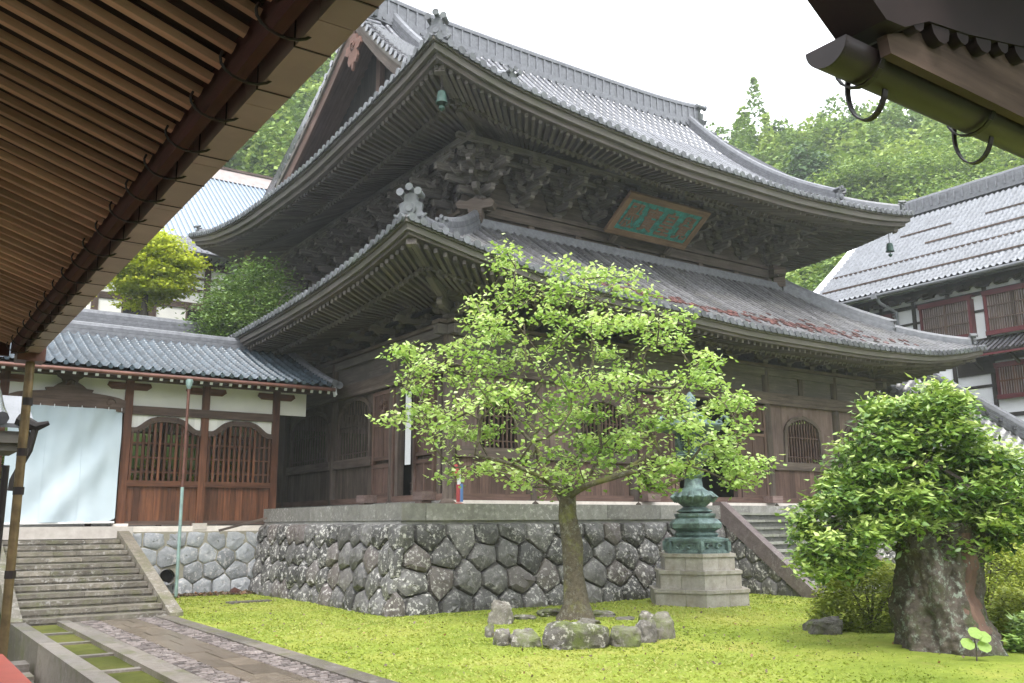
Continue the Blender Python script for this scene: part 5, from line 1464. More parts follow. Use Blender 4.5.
for z, h in ((13.46, .20), (12.55, .12), (11.0, .26), (10.1, .2), (8.72, .14), (7.2, .2), (9.95, .1)):
    mb = MB(); mb.box(WX-.06, WX-.002, YN, YF, z-h/2, z+h/2); rp(mb, 'wall_beam', 'wood_black')
mb = MB(); mb.box(WX-.30, WX-.08, YN, YF+.6, 14.02, 14.22); rp(mb, 'wall_plate', 'wood_black')
for y in post_y:
    mb = MB()
    for yy in (y, y-.96):
        mb.prism([(-.5, .1), (-.55, -.02), (-.34, -.12), (-.30, -.22), (.30, -.22), (.34, -.12), (.55, -.02), (.5, .1)], (WX-.19, yy, 13.93), (0, 1, 0), (0, 0, 1), (.2, 0, 0))
        mb.beam((WX, yy, 13.98), (WX-.9, yy, 13.72), .14, .18)
    rp(mb, 'bracket_arm', 'wood_black')
def latwin(y0, y1, z0, z1, d=.42, rows=(.35, .68)):
    mb = MB(); x = WX-d
    for a, b in ((y0, y0+.13), (y1-.13, y1)): mb.box(x, x+.12, a, b, z0, z1)
    mb.box(x-.02, x+.14, y0-.05, y1+.05, z0-.14, z0+.08); mb.box(x-.02, x+.14, y0-.05, y1+.05, z1-.08, z1+.12)
    mb.box(x+.12, WX-.001, y0, y0+.06, z0, z1); mb.box(x+.12, WX-.001, y1-.06, y1, z0, z1); mb.box(x+.02, WX, y0-.1, y1+.1, z1+.121, z1+.17)
    w_ = rp(mb, 'window_frame', 'wood_darkred')
    mb = MB(); n = int((y1-y0-.26)/.115)
    for k in range(1, n): yy = y0+.13+(y1-y0-.26)*k/n; mb.box(x+.03, x+.08, yy-.022, yy+.022, z0+.08, z1-.08)
    for r_ in rows: zz = z0+(z1-z0)*r_; mb.box(x+.02, x+.05, y0+.1, y1-.1, zz-.03, zz+.03)
    mb.box(x+.01, x+.09, (y0+y1)/2-.05, (y0+y1)/2+.05, z0, z1)
    rp(mb, 'lattice', 'wood_greybrown' if z0 > 10 else 'wood_brown', parent=w_)
    mb = MB(); mb.box(x+.10, x+.115, y0+.1, y1-.1, z0, z1); mb.build('shoji_pane', plain('window_backing', (.30, .255, .25), .8), w_)
for y1 in (31.6, 26.2, 22.9-.05, 18.6, 15.2, 11.0):
    pass
for (y0, y1, z0, z1) in ((23.45, 26.2, 11.35, 13.22), (19.9, 22.75, 11.3, 13.25), (27.9, 31.4, 11.4, 13.1), (15.6, 18.9, 11.3, 13.2), (11.5, 14.6, 11.3, 13.2), (7, 10.3, 11.3, 13.2)): latwin(y0, y1, z0, z1)
for (y0, y1) in ((19.6, 22.6), (14.4, 17.8), (9., 12.6)): latwin(y0, y1, 8.1, 9.6, .3, (.5,))
mb = MB(); mb.box(WX-.12, WX-.061, 22.7, 24.6, 9.3, 9.9); rp(mb, 'dark_panel', 'wood_black')
# pent roof between the storeys
mb = MB(); mb.prism([(WX-.003, 10.95), (WX-1.35, 10.20), (WX-1.35, 10.10), (WX-.003, 10.75)], (0, (YN+23.9)/2, 0), (1, 0, 0), (0, 0, 1), (0, 23.9-YN, 0)); pr2 = rp(mb, 'pent_roof', 'wood_black')
mb = MB(); y = YN+.1
while y < 23.9: mb.tube([(WX-1.42, y, 10.25), (WX-.05, y, 11.0)], .06, 6); y += .27
rp(mb, 'pent_roof_tiles', 'tile', 50, pr2)
mb = MB(); mb.box(WX-1.40, WX-1.3, YN, 23.9, 10.02, 10.12); rp(mb, 'pent_eave_board', 'wood_darkred', parent=pr2)
for y in (23.3, 21.4): mb = MB(); mb.beam((WX-.02, y, 9.5), (WX-1.1, y, 10.05), .12, .14); rp(mb, 'pent_bracket', 'wood_black')
# main roof: pantiles, made along Y by swapping axes
def swap(V): return np.stack([V[:, 1], V[:, 0], V[:, 2]], -1)
rpts = [(43.75, 14.30), (45.6, 15.62), (48, 17.6), (50, 19.35), (51.8, 21.0)]
rt = wave_roof('roof_tiles', 'tile_light', YN, 33.2, rpts, .33, .46, rb_, xend=swap, amp=.06, step=.09)
rt2 = wave_roof('rear_roof_tiles', 'tile_light', YN, 33.2, [(103.6-a, b) for a, b in rpts], .31, .40, rb_, xend=swap, amp=.05, step=.04)
mb = MB(); mb.prism([(43.9, 14.22), (45.6, 15.45), (48, 17.45), (51.8, 20.85), (51.8, 20.9), (48, 17.55), (45.6, 15.55), (43.8, 14.32)], (0, (YN+33.1)/2, 0), (1, 0, 0), (0, 0, 1), (0, 33.1-YN, 0)); rp(mb, 'roof_boarding', 'wood_black')
mb = MB(); ridge_sweep(mb, [(51.8, y, 21.0) for y in np.linspace(YN, 33.0, 16)], .6, .8, layers=4); y = YN+.3
while y < 33: mb.box(51.42, 52.18, y-.03, y+.03, 21.15, 21.72, r=1.); y += .5
rp(mb, 'roof_ridge', 'ridge', 40)
mb = MB(); ridge_sweep(mb, [(44.1, 33.15, 14.60), (45.6, 33.15, 15.66), (48, 33.15, 17.64), (50, 33.15, 19.39), (51.7, 33.15, 20.95)], .34, .22, layers=2); rp(mb, 'verge_ridge', 'plaster_cool', 40)
mb = MB(); mb.box(43.8, 58, 33.0, 33.06, 13.9, 14.1) if False else None
for (xr, zr_, ya, yb) in ((45.2, 15.40, 2.5, 32.5), (46.75, 16.62, 2.5, 32.8), (48.1, 17.75, 2.5, 27.5), (49.5, 18.97, 2.5, 24.6), (49.5, 18.97, 26.6, 29.8)):
    mb = MB(); mb.box(xr-.03, xr+.03, ya, yb, zr_+.02, zr_+.11); rp(mb, 'snow_rail', 'wood_greybrown')
mb = MB(); mb.tube([(43.66, YN, 14.24), (43.66, 33.2, 14.16)], .10, 8); g_ = rp(mb, 'gutter', 'ridge', 50)
mb = MB(); mb.tube([(43.66, 28.1, 14.2), (43.9, 28.0, 13.8), (44.75, 27.6, 13.3), (44.8, 27.6, 10.2)], .09, 8); mb.box(43.5, 43.85, 27.95, 28.25, 14.0, 14.3); rp(mb, 'downpipe', 'tile_light', 50)

# sloping stair corridor roofs between the halls
sr = thing('stair_corridor', (39.5, 21, 0), 'stepped stair corridor roof of blue grey tiles running down behind the leafy shrub', 'corridor')
def slope_wave(V):
    """across-slope profile runs in x; the corridor falls towards the viewer"""
    W_ = swap(V); W_[:, 2] += (W_[:, 1]-24)*.72; return W_
a = wave_roof('roof_tiles', 'tile_low', 12.5, 24.5, [(36.6, 6.9), (37.8, 7.6), (39.9, 9.1)], .30, .3, sr, xend=slope_wave)
a = wave_roof('rear_roof_tiles', 'tile_low', 12.5, 24.5, [(43.2, 6.9), (42, 7.6), (39.9, 9.1)], .30, .3, sr, xend=slope_wave)
mb = MB(); ridge_sweep(mb, [(39.9, y, 9.1+(y-24)*.72) for y in np.linspace(12.5, 24.6, 12)], .55, .4, layers=3)
mb.build('roof_ridge', M['ridge'], sr, smooth=40)
mb = MB()
for k in range(22):
    y = 13+k*.54; mb.box(39.45, 40.35, y-.05, y+.05, 9.2+(y-24)*.72, 9.36+(y-24)*.72, r=.2)
mb.build('ridge_cross_tiles', M['tile'], sr)
mb = MB(); mb.prism([(36.7, 6.75), (39.9, 8.95), (43.1, 6.75), (43.1, 6.6), (36.7, 6.6)], (0, 24.4, 0), (1, 0, 0), (0, 0, 1), (0, .15, 0)); mb.build('gable_board', M['wood_black'], sr)
mb = MB(); mb.beam((37.1, 24.3, 6.7), (37.1, 12.5, -1.8), .1, 2.4, up=(1, 0, 0)) if False else mb.add([(37.1, 24.3, 0), (37.1, 12.5, 0), (37.1, 12.5, .6), (37.1, 13.4, 0), (37.1, 24.3, 6.9), (42.7, 24.3, 0), (42.7, 24.3, 6.9)], [(0, 3, 4), (0, 4, 6, 5)]); mb.build('side_wall', M['wood_black'], sr)
lr = thing('side_corridor', (37.6, 27, 0), 'low roofed corridor with dark glazed tiles joining the temple hall at its far right corner', 'corridor')
a = wave_roof('roof_tiles', 'tile_low', 38.6, 44.8, [(23.3, 7.7), (24.4, 8.25), (26.2, 9.5)], .30, .3, lr)
mb = MB(); ridge_sweep(mb, [(x, 26.2, 9.5) for x in (36.2, 40, 44.8)], .45, .3, layers=2)
for k in range(8): mb.tube([(38.5, 23.4+k*.36, 7.72+k*.19), (38.9, 23.4+k*.36, 7.75+k*.19)], .11, 8)
mb.build('roof_ridge', M['ridge'], lr, smooth=40)
mb = MB(); mb.box(38.9, 44.8, 24.2, 24.3, 2, 7.9); mb.box(36.0, 38.9, 26.0, 26.1, 2, 8.4); mb.build('wall_boards', M['wood_black'], lr)

# ------------------------------------------------------------------ buildings up the slope behind the corridor
b2 = thing('upper_corridor', (4, 38, 6), 'second tiled corridor roof just above and behind the front corridor', 'corridor')
wave_roof('roof_tiles', 'tile', -7, 11.2, [(35.4, 8.6), (36.8, 9.35), (38.1, 10.08)], .30, .28, b2)
mb = MB(); ridge_sweep(mb, [(x, 38.1, 10.06) for x in (-7, 0, 6, 11.2)], .5, .32); mb.build('roof_ridge', M['ridge'], b2, smooth=40)
for x in (-6, -3, 0, 3, 6, 9): mb = MB(); mb.box(x-.12, x+.12, 38.1, 38.3, 3, 9.6); mb.build('post', M['wood_greybrown'], b2)
b3 = thing('white_lodge', (8, 50, 9), 'white plastered two storey lodge with brown beams and dark windows behind the small trees', 'building')
mb = MB(); mb.box(-6, 15.0, 50, 50.2, 8, 16.6); mb.build('plaster_wall', M['plaster'], b3)
for x in (-3.5, -.5, 2.4, 5.3, 8.3, 11.2, 14.0): mb = MB(); mb.box(x-.17, x+.17, 49.9, 50.0, 9, 16.6); mb.build('post', M['wood_greybrown'], b3)
for z, h in ((16.35, .4), (14.9, .16), (14.02, .34), (15.6, .12)): mb = MB(); mb.box(-6, 15.2, 49.92, 49.998, z-h/2, z+h/2); mb.build('wall_beam', M['wood_greybrown'], b3)
for (x0, x1) in ((9.7, 11.0), (13.0, 13.85), (3.2, 4.9), (6.0, 7.6)):
    mb = MB(); mb.box(x0, x1, 49.93, 49.99, 12.1, 13.75); w_ = mb.build('window', M['black'], b3)
    mb = MB(); mb.box(x0-.08, x1+.08, 49.90, 49.95, 13.75, 13.84); mb.box(x0-.08, x0, 49.90, 49.95, 12.1, 13.75); mb.box(x1, x1+.08, 49.9, 49.95, 12.1, 13.75); mb.build('window_frame', M['wood_greybrown'], w_)
wave_roof('roof_tiles', 'tile', -6, 15.8, [(48.6, 16.75), (50, 17.25), (53, 18.9)], .3, .3, b3)
mb = MB(); mb.tube([(15.85, 48.5, 16.8), (15.85, 48.75, 16.85)], .26, 12); mb.tube([(-6, 48.55, 16.68), (15.8, 48.55, 16.68)], .08, 8); mb.build('eave_end_tiles', M['tile'], b3, smooth=50)
mb = MB(); x = -6
while x < 15.6: mb.box(x-.05, x+.05, 48.8, 50, 16.42, 16.55); x += .45
mb.build('rafters', M['wood_black'], b3)
b4 = thing('great_roof', (14, 66, 20), 'huge pale ribbed metal roof with brown ridge rising behind the temple hall on the left', 'roof')
mb = MB(); z0, z1 = 20.8, 27.4
for x in np.arange(-8, 32, .34):
    mb.beam((x, 53.2, 18.17), (x, 65, z1+.08), .09, .14, r=.5)
mb2 = MB(); mb2.add([(-8, 53, 17.95), (32, 53, 17.95), (32, 65, z1), (-8, 65, z1)], [(0, 1, 2, 3)]); mb2.build('metal_sheet', M['metal_roof'], b4)
mb.build('standing_seams', M['metal_roof'], b4)
mb = MB(); mb.prism([(64.8, z1), (65.6, z1+1.15), (66.2, z1+1.15), (66.6, z1)], (12, 0, 0), (0, 1, 0), (0, 0, 1), (40, 0, 0)); mb.build('ridge_cover', M['brown_ridge'], b4)
mb = MB(); mb.box(-8, 32, 65.5, 66.3, z1+1.16, z1+1.34); mb.build('ridge_cap', M['wood_greybrown'], b4)
mb = MB(); mb.box(-7, 31, 57.5, 72, 10, 20.5); mb.build('wall', M['plaster'], b4)

# ------------------------------------------------------------------ stone pedestal and bronze lantern
LC = (18.45, 17.85)
base_ang = math.atan2(math.cos(HEAD), math.sin(HEAD))     # horizontal view direction
def hexv(rd, z, ang=None):
    # vertex angles so that one vertex points a little right of the viewer
    a0 = math.atan2(-LC[1], -LC[0])+R(8)
    return [(LC[0]+rd*math.cos(a0+k*math.pi/3), LC[1]+rd*math.sin(a0+k*math.pi/3), z) for k in range(6)]
def hexprism(mb, prof, r=None):
    V = []; F = []
    for rd, z in prof: V += hexv(rd, z)
    for i in range(len(prof)-1):
        for k in range(6): k2 = (k+1) % 6; F.append((i*6+k, i*6+k2, (i+1)*6+k2, (i+1)*6+k))
    F += [tuple(range(6))[::-1], tuple((len(prof)-1)*6+k for k in range(6))]
    mb.add(V, F, None, r)
pd = thing('stone_pedestal', (LC[0], LC[1], 0), 'three tiered hexagonal stone pedestal carrying the bronze lantern', 'pedestal')
for rd, z0, z1 in ((1.40, -.05, .46), (1.22, .463, .93), (1.06, .933, 1.36)):
    # each tier: six wedge stones
    mb = MB(); A = hexv(rd, z0); B = hexv(rd, z1-.09); Cc = hexv(rd+.04, z1-.085); D = hexv(rd+.04, z1)
    for k in range(6):
        k2 = (k+1) % 6; r = random.random(); t = .45+.2*random.random()
        lerp = lambda P, Q, u_: tuple(P[i]+(Q[i]-P[i])*u_ for i in range(3))
        for u0_, u1_, rr_ in ((0.003, t-.003, r), (t+.003, .997, random.random())):
            q = [lerp(X[k], X[k2], u_) for X in (A, B, Cc, D) for u_ in (u0_, u1_)]
            cz = [(LC[0], LC[1], z1)]
            mb.add(q+cz, [(0, 1, 3, 2), (2, 3, 5, 4), (4, 5, 7, 6), (6, 7, 8)], None, rr_)
    mb.build('pedestal_tier', M['stone_pedestal'], pd)
ln = thing('bronze_lantern', (LC[0], LC[1], 1.36), 'tall verdigris bronze lantern on the tiered stone pedestal, half hidden by the green tree', 'lantern')
mb = MB(); hexprism(mb, [(.93, 1.363), (.93, 1.42), (.85, 1.44), (.85, 1.66), (.93, 1.68), (.93, 1.74), (.70, 1.78)])
V6 = hexv(.89, 1.55)
for k in range(6):
    a, b = Vector(V6[k]), Vector(V6[(k+1) % 6]); m = (a+b)/2; u = (b-a).normalized()
    for s_ in (-1, 1):
        for t in range(5): th = t*.9; mb.tube([m+u*(s_*.16+.10*math.cos(th))+Vector((0, 0, .06*math.sin(th))), m+u*(s_*.16+.10*math.cos(th+.9))+Vector((0, 0, .06*math.sin(th+.9)))], .022, 5)
    for q, z in ((0, .11), (0, -.11)): mb.beam(a+u*.1+Vector((0, 0, q+z)), b-u*.1+Vector((0, 0, q+z)), .05, .03)
    mb.beam(a+Vector((0, 0, -.13)), a+Vector((0, 0, .13)), .12, .12)
mb.build('footed_base', M['bronze'], ln)
mb = MB(); hexprism(mb, [(.60, 1.781), (.66, 1.85), (.60, 1.90), (.55, 1.93), (.74, 2.02), (.76, 2.14), (.66, 2.24), (.56, 2.28), (.60, 2.34), (.60, 2.40), (.4, 2.42)]); mb.build('moulded_plinth', M['bronze'], ln)
mb = MB(); mb.lathe([(.40, 2.421), (.50, 2.46), (.30, 2.58), (.40, 2.66), (.54, 2.78), (.56, 2.88), (.46, 2.99), (.34, 3.04), (.26, 3.12), (.23, 3.35), (.30, 3.42), (.30, 3.50), (.23, 3.56), (.24, 3.72)], (LC[0], LC[1], 0), 18)
for k in range(10):
    t = k*math.pi/5; c_, s_ = math.cos(t), math.sin(t)
    mb.tube([(LC[0]+.5*c_, LC[1]+.5*s_, 2.72), (LC[0]+.59*c_, LC[1]+.59*s_, 2.84), (LC[0]+.46*c_, LC[1]+.46*s_, 2.98)], [.05, .085, .04], 6)
mb.build('lotus_shaft', M['bronze'], ln, smooth=50)
mb = MB(); hexprism(mb, [(.25, 3.70), (.62, 3.88), (.68, 3.96), (.60, 4.0)]); mb.build('fire_box_tray', M['bronze'], ln)
mb = MB(); A = hexv(.44, 4.0); B = hexv(.44, 4.62)
for k in range(6):
    mb.beam(A[k], B[k], .07, .07); a, b = Vector(A[k]), Vector(A[(k+1) % 6])
    for z in (.06, .30, .58): mb.beam(a+Vector((0, 0, z)), b+Vector((0, 0, z)), .05, .05)
    for t in (.2, .4, .6, .8): p = a.lerp(b, t); mb.beam(p, p+Vector((0, 0, .6)), .025, .02)
mb.build('fire_box', M['bronze'], ln)
mb = MB(); hexprism(mb, [(.40, 4.621), (.80, 4.64), (.96, 4.72), (.98, 4.78), (.72, 4.86), (.44, 5.0), (.26, 5.16), (.16, 5.22)])
for v in hexv(.95, 4.74):
    d = (Vector(v)-Vector((LC[0], LC[1], 4.74))).normalized(); p = Vector(v)
    pts = [p-d*.25+Vector((0, 0, .03)), p, p+d*.10+Vector((0, 0, .10)), p+d*.10+Vector((0, 0, .22)), p+Vector((0, 0, .26)), p-d*.07+Vector((0, 0, .18))]
    mb.tube(pts, [.06, .07, .07, .06, .05, .035], 8)
mb.build('lantern_roof', M['bronze'], ln, smooth=50)
mb = MB(); mb.lathe([(.16, 5.20), (.24, 5.28), (.14, 5.34), (.17, 5.40), (.20, 5.50), (.13, 5.62), (.02, 5.76)], (LC[0], LC[1], 0), 14); mb.build('jewel_finial', M['bronze'], ln, smooth=60)

# ------------------------------------------------------------------ rocks
def rock(name, c, s_, seed, label=None, cat='rock', group=None, m='stone_rock', rot=0., flat=.5):
    g = random.Random(seed); bm = __import__('bmesh').new(); import bmesh
    bmesh.ops.create_icosphere(bm, subdivisions=4, radius=1.)
    dirs = [Vector((g.gauss(0, 1), g.gauss(0, 1), g.gauss(0, .8))).normalized() for _ in range(9)]; cut = [g.uniform(.62, .92) for _ in dirs]
    from mathutils import noise
    for v in bm.verts:
        p = Vector([math.copysign(abs(q)**.62, q) for q in v.co])*.86
        for d, k in zip(dirs, cut):
            q = p.dot(d)
            if q > k: p -= d*(q-k)*.85
        p *= 1+.18*noise.noise(p*1.9+Vector((seed, 0, 0)))+.10*noise.noise(p*4.5+Vector((0, seed, 0)))+.05*noise.noise(p*11+Vector((0, seed, 9)))
        v.co = Vector((p.x*s_[0], p.y*s_[1], p.z*s_[2]))
    me = bpy.data.meshes.new(name); bm.to_mesh(me); bm.free()
    a = me.attributes.new('rnd', 'FLOAT', 'POINT'); a.data.foreach_set('value', [g.random()]*len(me.vertices))
    a = me.attributes.new('gc', 'FLOAT_VECTOR', 'POINT')
    me.materials.append(M[m]); me.polygons.foreach_set('use_smooth', [True]*len(me.polygons)); me.set_sharp_from_angle(angle=R(24))
    o = bpy.data.objects.new(name, me); col.objects.link(o); o.location = c; o.rotation_euler = (0, 0, rot); WL[o.name] = tuple(c)
    return tag(o, label, cat, group)
G1 = 'border stones around the green tree'
H_ = -HEAD
ring = [((11.39, 16.88, 0.21), (0.3, 0.23, 0.38), 'tall upright mossy stone at the left end of the tree border'),
        ((9.98, 15.19, 0.12), (0.11, 0.08, 0.22), 'small grey stone in front of the tall upright border stone'),
        ((9.56, 14.13, 0.13), (0.18, 0.14, 0.23), 'squat lichen stone left of the flat mossy border block'),
        ((9.88, 13.85, 0.12), (0.33, 0.26, 0.22), 'long low mossy block left of the largest border stone'),
        ((10.41, 13.11, 0.2), (0.68, 0.39, 0.35), 'largest pale lichened border stone directly in front of the trunk'),
        ((11.21, 12.67, 0.15), (0.32, 0.25, 0.27), 'dark rounded border stone right of the largest one'),
        ((11.83, 12.78, 0.18), (0.22, 0.17, 0.32), 'pale mossy border stone beside the dark rounded one'),
        ((12.37, 12.95, 0.22), (0.28, 0.22, 0.39), 'big humped stone at the right end of the tree border'),
        ((13.82, 14.91, 0.12), (0.21, 0.17, 0.22), 'grey stone behind the humped right end border stone'),
        ((12.88, 15.73, 0.08), (0.31, 0.24, 0.1), 'flat stone peeking up behind the largest border stone'),
        ((13.39, 17.78, 0.09), (0.37, 0.29, 0.13), 'flat back stone of the tree border left of the trunk'),
        ((14.21, 16.84, 0.08), (0.36, 0.28, 0.11), 'flat back stone of the tree border right of the trunk'),
        ((12.51, 17.56, 0.06), (0.3, 0.24, 0.08), 'low sunken stone at the back left of the tree border'),
        ((14.14, 15.96, 0.05), (0.25, 0.2, 0.07), 'low sunken stone at the back right of the tree border')]
for i, (c, s_, lab) in enumerate(ring): rock('border_stone', c, s_, 40+i, lab, 'stone', G1, rot=H_+random.uniform(-.2, .2))
rock('garden_rock', (15.35, 11.5, .15), (.42, .3, .26), 71, 'dark flat topped rock at the foot of the yellow green azalea', rot=H_)
rock('garden_rock', (15.75, 12.0, .1), (.35, .3, .2), 72, 'small dark rock behind the flat topped rock by the azalea', rot=H_)

# ------------------------------------------------------------------ plants
HR = np.array([math.cos(HEAD), -math.sin(HEAD), 0.]); HF = np.array([math.sin(HEAD), math.cos(HEAD), 0.])
def leaf_mesh(name, P, L, W, m, parent, droop=.35, rnd=None, up=.9, seed=0, fold=.25, jit=.35):
    g = np.random.default_rng(seed); n = len(P); a = g.random(n)*2*np.pi
    L = L*g.uniform(.5, 1.4, n); W = W*g.uniform(.75, 1.2, n)
    d = np.stack([np.cos(a), np.sin(a), -droop+g.normal(0, jit, n)], -1); d /= np.linalg.norm(d, axis=1)[:, None]
    upv = np.stack([g.normal(0, .45, n), g.normal(0, .45, n), np.full(n, up)], -1); s_ = np.cross(d, upv); s_ /= np.linalg.norm(s_, axis=1)[:, None]
    nn = np.cross(s_, d)
    A = P; T = P+d*L[:, None]; B = P+d*(L*.45)[:, None]+s_*(W/2)[:, None]-nn*(W*fold/2)[:, None]; C_ = P+d*(L*.45)[:, None]-s_*(W/2)[:, None]-nn*(W*fold/2)[:, None]
    V = np.stack([A, B, T, C_], 1).reshape(-1, 3); i = np.arange(n)*4
    F = np.concatenate([np.stack([i, i+1, i+2], -1), np.stack([i, i+2, i+3], -1)])
    r = np.repeat(np.clip(rnd if rnd is not None else g.random(n), 0, 1), 4)
    return npmesh(name, V, F, m, parent, rnd=r)
def inside(poly, x, y):
    c = False; n = len(poly)
    for i in range(n):
        (x0, y0), (x1, y1) = poly[i], poly[i-1]
        if (y0 > y) != (y1 > y) and x < (x1-x0)*(y-y0)/(y1-y0)+x0: c = not c
    return c
def edged(poly, x, y):
    b = 9e9
    for i in range(len(poly)):
        (x0, y0), (x1, y1) = poly[i-1], poly[i]; dx, dy = x1-x0, y1-y0; t = max(0, min(1, ((x-x0)*dx+(y-y0)*dy)/(dx*dx+dy*dy+1e-9)))
        b = min(b, math.hypot(x-x0-t*dx, y-y0-t*dy))
    return b
def skeleton(trunk, targets, g, rmin=.012, expo=.48, rtrunk=None, sag=.06, wig=.07):
    """trunk: list of chains of points; targets joined one after another to the nearest node"""
    nodes = []; par = []
    for ch, start in trunk:
        prev = start if start is not None else -1
        if isinstance(prev, tuple): prev = min(range(len(nodes)), key=lambda i: (Vector(nodes[i])-Vector(prev)).length) if nodes else -1
        for p in ch: nodes.append(Vector(p)); par.append(prev); prev = len(nodes)-1
    root = Vector(trunk[0][0][-1])
    for t in sorted(targets, key=lambda q: (Vector(q)-root).length):
        t = Vector(t); best = min(range(1, len(nodes)), key=lambda i: (nodes[i]-t).length+(.5 if nodes[i].z > t.z+.3 else 0)+(1.2 if i < 4 else 0))
        a = nodes[best]; L = (t-a).length; k = max(1, int(L/.38)); prev = best
        for j in range(1, k+1):
            f = j/k; p = a.lerp(t, f)+Vector((g.gauss(0, wig), g.gauss(0, wig), g.gauss(0, wig)+sag*math.sin(f*math.pi)))*(1 if j < k else .3)
            nodes.append(p); par.append(prev); prev = len(nodes)-1
    cnt = [0]*len(nodes); kids = [[] for _ in nodes]
    for i, p in enumerate(par):
        if p >= 0: kids[p].append(i)
    for i in range(len(nodes)-1, -1, -1):
        cnt[i] = max(1, cnt[i]+sum(cnt[k] for k in kids[i]))
    rad = [rmin*c**expo for c in cnt]
    return nodes, par, kids, rad
def limbs_mesh(name, nodes, par, kids, rad, m, parent, n0=9, z_split=None):
    mb = MB(); seen = set()
    for i in range(len(nodes)):
        if par[i] >= 0 and kids[par[i]][0] == i: continue       # continues a chain
        ch = ([par[i]] if par[i] >= 0 else [])+[i]; j = i
        while kids[j]: j = kids[j][0]; ch.append(j)
        rs = [rad[k] for k in ch]
        if par[i] >= 0: rs[0] = min(rad[par[i]], rs[1]*1.35)
        mb.tube([nodes[k] for k in ch], rs, n0 if rs[0] > .06 else (6 if rs[0] > .025 else 4), cap=False, r=.5)
    return mb.build(name, M[m], parent, smooth=180)

def px_poly(pts, cx, s_, hz=522.): return [((x-cx)/s_, 2.2+(hz-y)/s_) for x, y in pts]
def crown_targets(poly, base, n, depth, g, zoff=0, edge=.0, lens=1.0):
    xs_ = [p[0] for p in poly]; ys_ = [p[1] for p in poly]; out = []
    while len(out) < n:
        x = g.uniform(min(xs_), max(xs_)); z = g.uniform(min(ys_), max(ys_))
        if not inside(poly, x, z): continue
        e = edged(poly, x, z)
        if e < edge: continue
        T = depth*min(1, math.sqrt(e/1.6+.03)); d = T*(g.random()*2-1)
        p = np.array(base)+HR*x+HF*d; out.append((p[0], p[1], z))
    return out

# --- the light green tree in the middle
TB = (13.45, 16.9, 0.)
tr = thing('spring_tree', TB, 'fresh light green leafy tree with a mossy trunk ringed by border stones', 'tree')
S = 42.6
poly = px_poly([(515, 236), (540, 262), (575, 264), (592, 258), (612, 272), (640, 264), (664, 298), (688, 322), (690, 352), (735, 372), (733, 392), (760, 400), (757, 425), (742, 438), (766, 468), (762, 492), (738, 494), (700, 490), (670, 498), (640, 500), (608, 486), (570, 496), (530, 488), (500, 490), (468, 478), (452, 492), (424, 488), (446, 462), (410, 446), (404, 428), (374, 424), (372, 412), (396, 400), (384, 372), (408, 338), (430, 345), (452, 312), (490, 292), (482, 266)], 575, S)
g = random.Random(5)
tg = crown_targets(poly, TB, 270, 3.4, g, edge=.07)
z0 = lambda y: 2.2+(522-y)/S
def at(x, y, d=0.): p = np.array(TB)+HR*((x-575)/S)+HF*d; return (p[0], p[1], z0(y))
trunk = [([(13.45, 16.9, -.1), at(576, 600), at(574, 570), at(574, 545), at(570, 515), at(570, 498)], None),
         ([at(548, 468, .3), at(540, 445, .5), at(520, 425, .6), at(512, 395, .5), at(530, 360, .3), at(528, 320, .1)], at(570, 498)),
         ([at(592, 478, -.3), at(603, 450, -.5), at(600, 420, -.6), at(590, 385, -.6), at(600, 350, -.5)], at(570, 498)),
         ([at(585, 488, -.9), at(620, 478, -1.5), at(660, 470, -1.8)], at(570, 498)),
         ([at(605, 480, .8), at(640, 465, 1.5), at(680, 440, 1.9)], at(570, 498)),
         ([at(545, 480, -.6), at(515, 468, -1.3), at(480, 460, -1.7)], at(570, 498))]
polyR = px_poly([(640, 420), (700, 400), (752, 408), (745, 440), (764, 468), (758, 492), (700, 490), (655, 498), (640, 470)], 575, S)
for q in crown_targets(polyR, TB, 46, .5, g): tg.append((q[0]-HF[0]*1.1-HR[0]*.25, q[1]-HF[1]*1.1-HR[1]*.25, q[2]))
nodes, par, kids, rad = skeleton(trunk, tg, g, rmin=.0125, expo=.44)
for i in range(6): rad[i] = [.40, .30, .245, .225, .225, .24][i]
for i in range(6, len(nodes)):
    if rad[i] > .15: rad[i] = .15
tk_ = limbs_mesh('trunk', nodes, par, kids, rad, 'bark', tr, 16)
from mathutils import noise as mnoise
for v in tk_.data.vertices:
    f = max(0, 1-max(0, v.co.z-2.4)/1.5); n_ = mnoise.noise(v.co*3.2)*.09+mnoise.noise(v.co*8)*.035
    d_ = Vector((v.co.x, v.co.y, 0)); v.co += d_.normalized()*n_*f if d_.length > .02 else Vector((0, 0, 0))
    if v.co.z < .45 and d_.length > .1: v.co += d_.normalized()*(.45-v.co.z)*(.22+.3*max(0, math.sin(math.atan2(v.co.y, v.co.x)*4+1)))
gr = np.random.default_rng(9); PP = []; RR = []
tips = [i for i in range(6, len(nodes)) if rad[i] < .034]
for i in tips:
    p = np.array(nodes[i]); cr = .35+.4*gr.random()
    k = 78 if not kids[i] else 14
    off = gr.normal(0, 1, (k, 3))*np.array([.20, .20, .10])+np.array([0, 0, .02]); PP.append(p+off); inner = np.linalg.norm((p-np.array(TB)-np.array([0, 0, 5.2]))/np.array([4.2, 4.2, 3.3])); RR.append(np.clip(cr-.28*(inner < .6)+off[:, 2]*1.3+gr.normal(0, .18, k), 0, 1))  # inner leaves toned down, painting shade into the heart of the crown
PP = np.concatenate(PP); RR = np.concatenate(RR)
print('maple leaves', len(PP))
leaf_mesh('crown', PP, .128, .098, 'leaf_spring', tr, droop=.45, rnd=RR, seed=3)

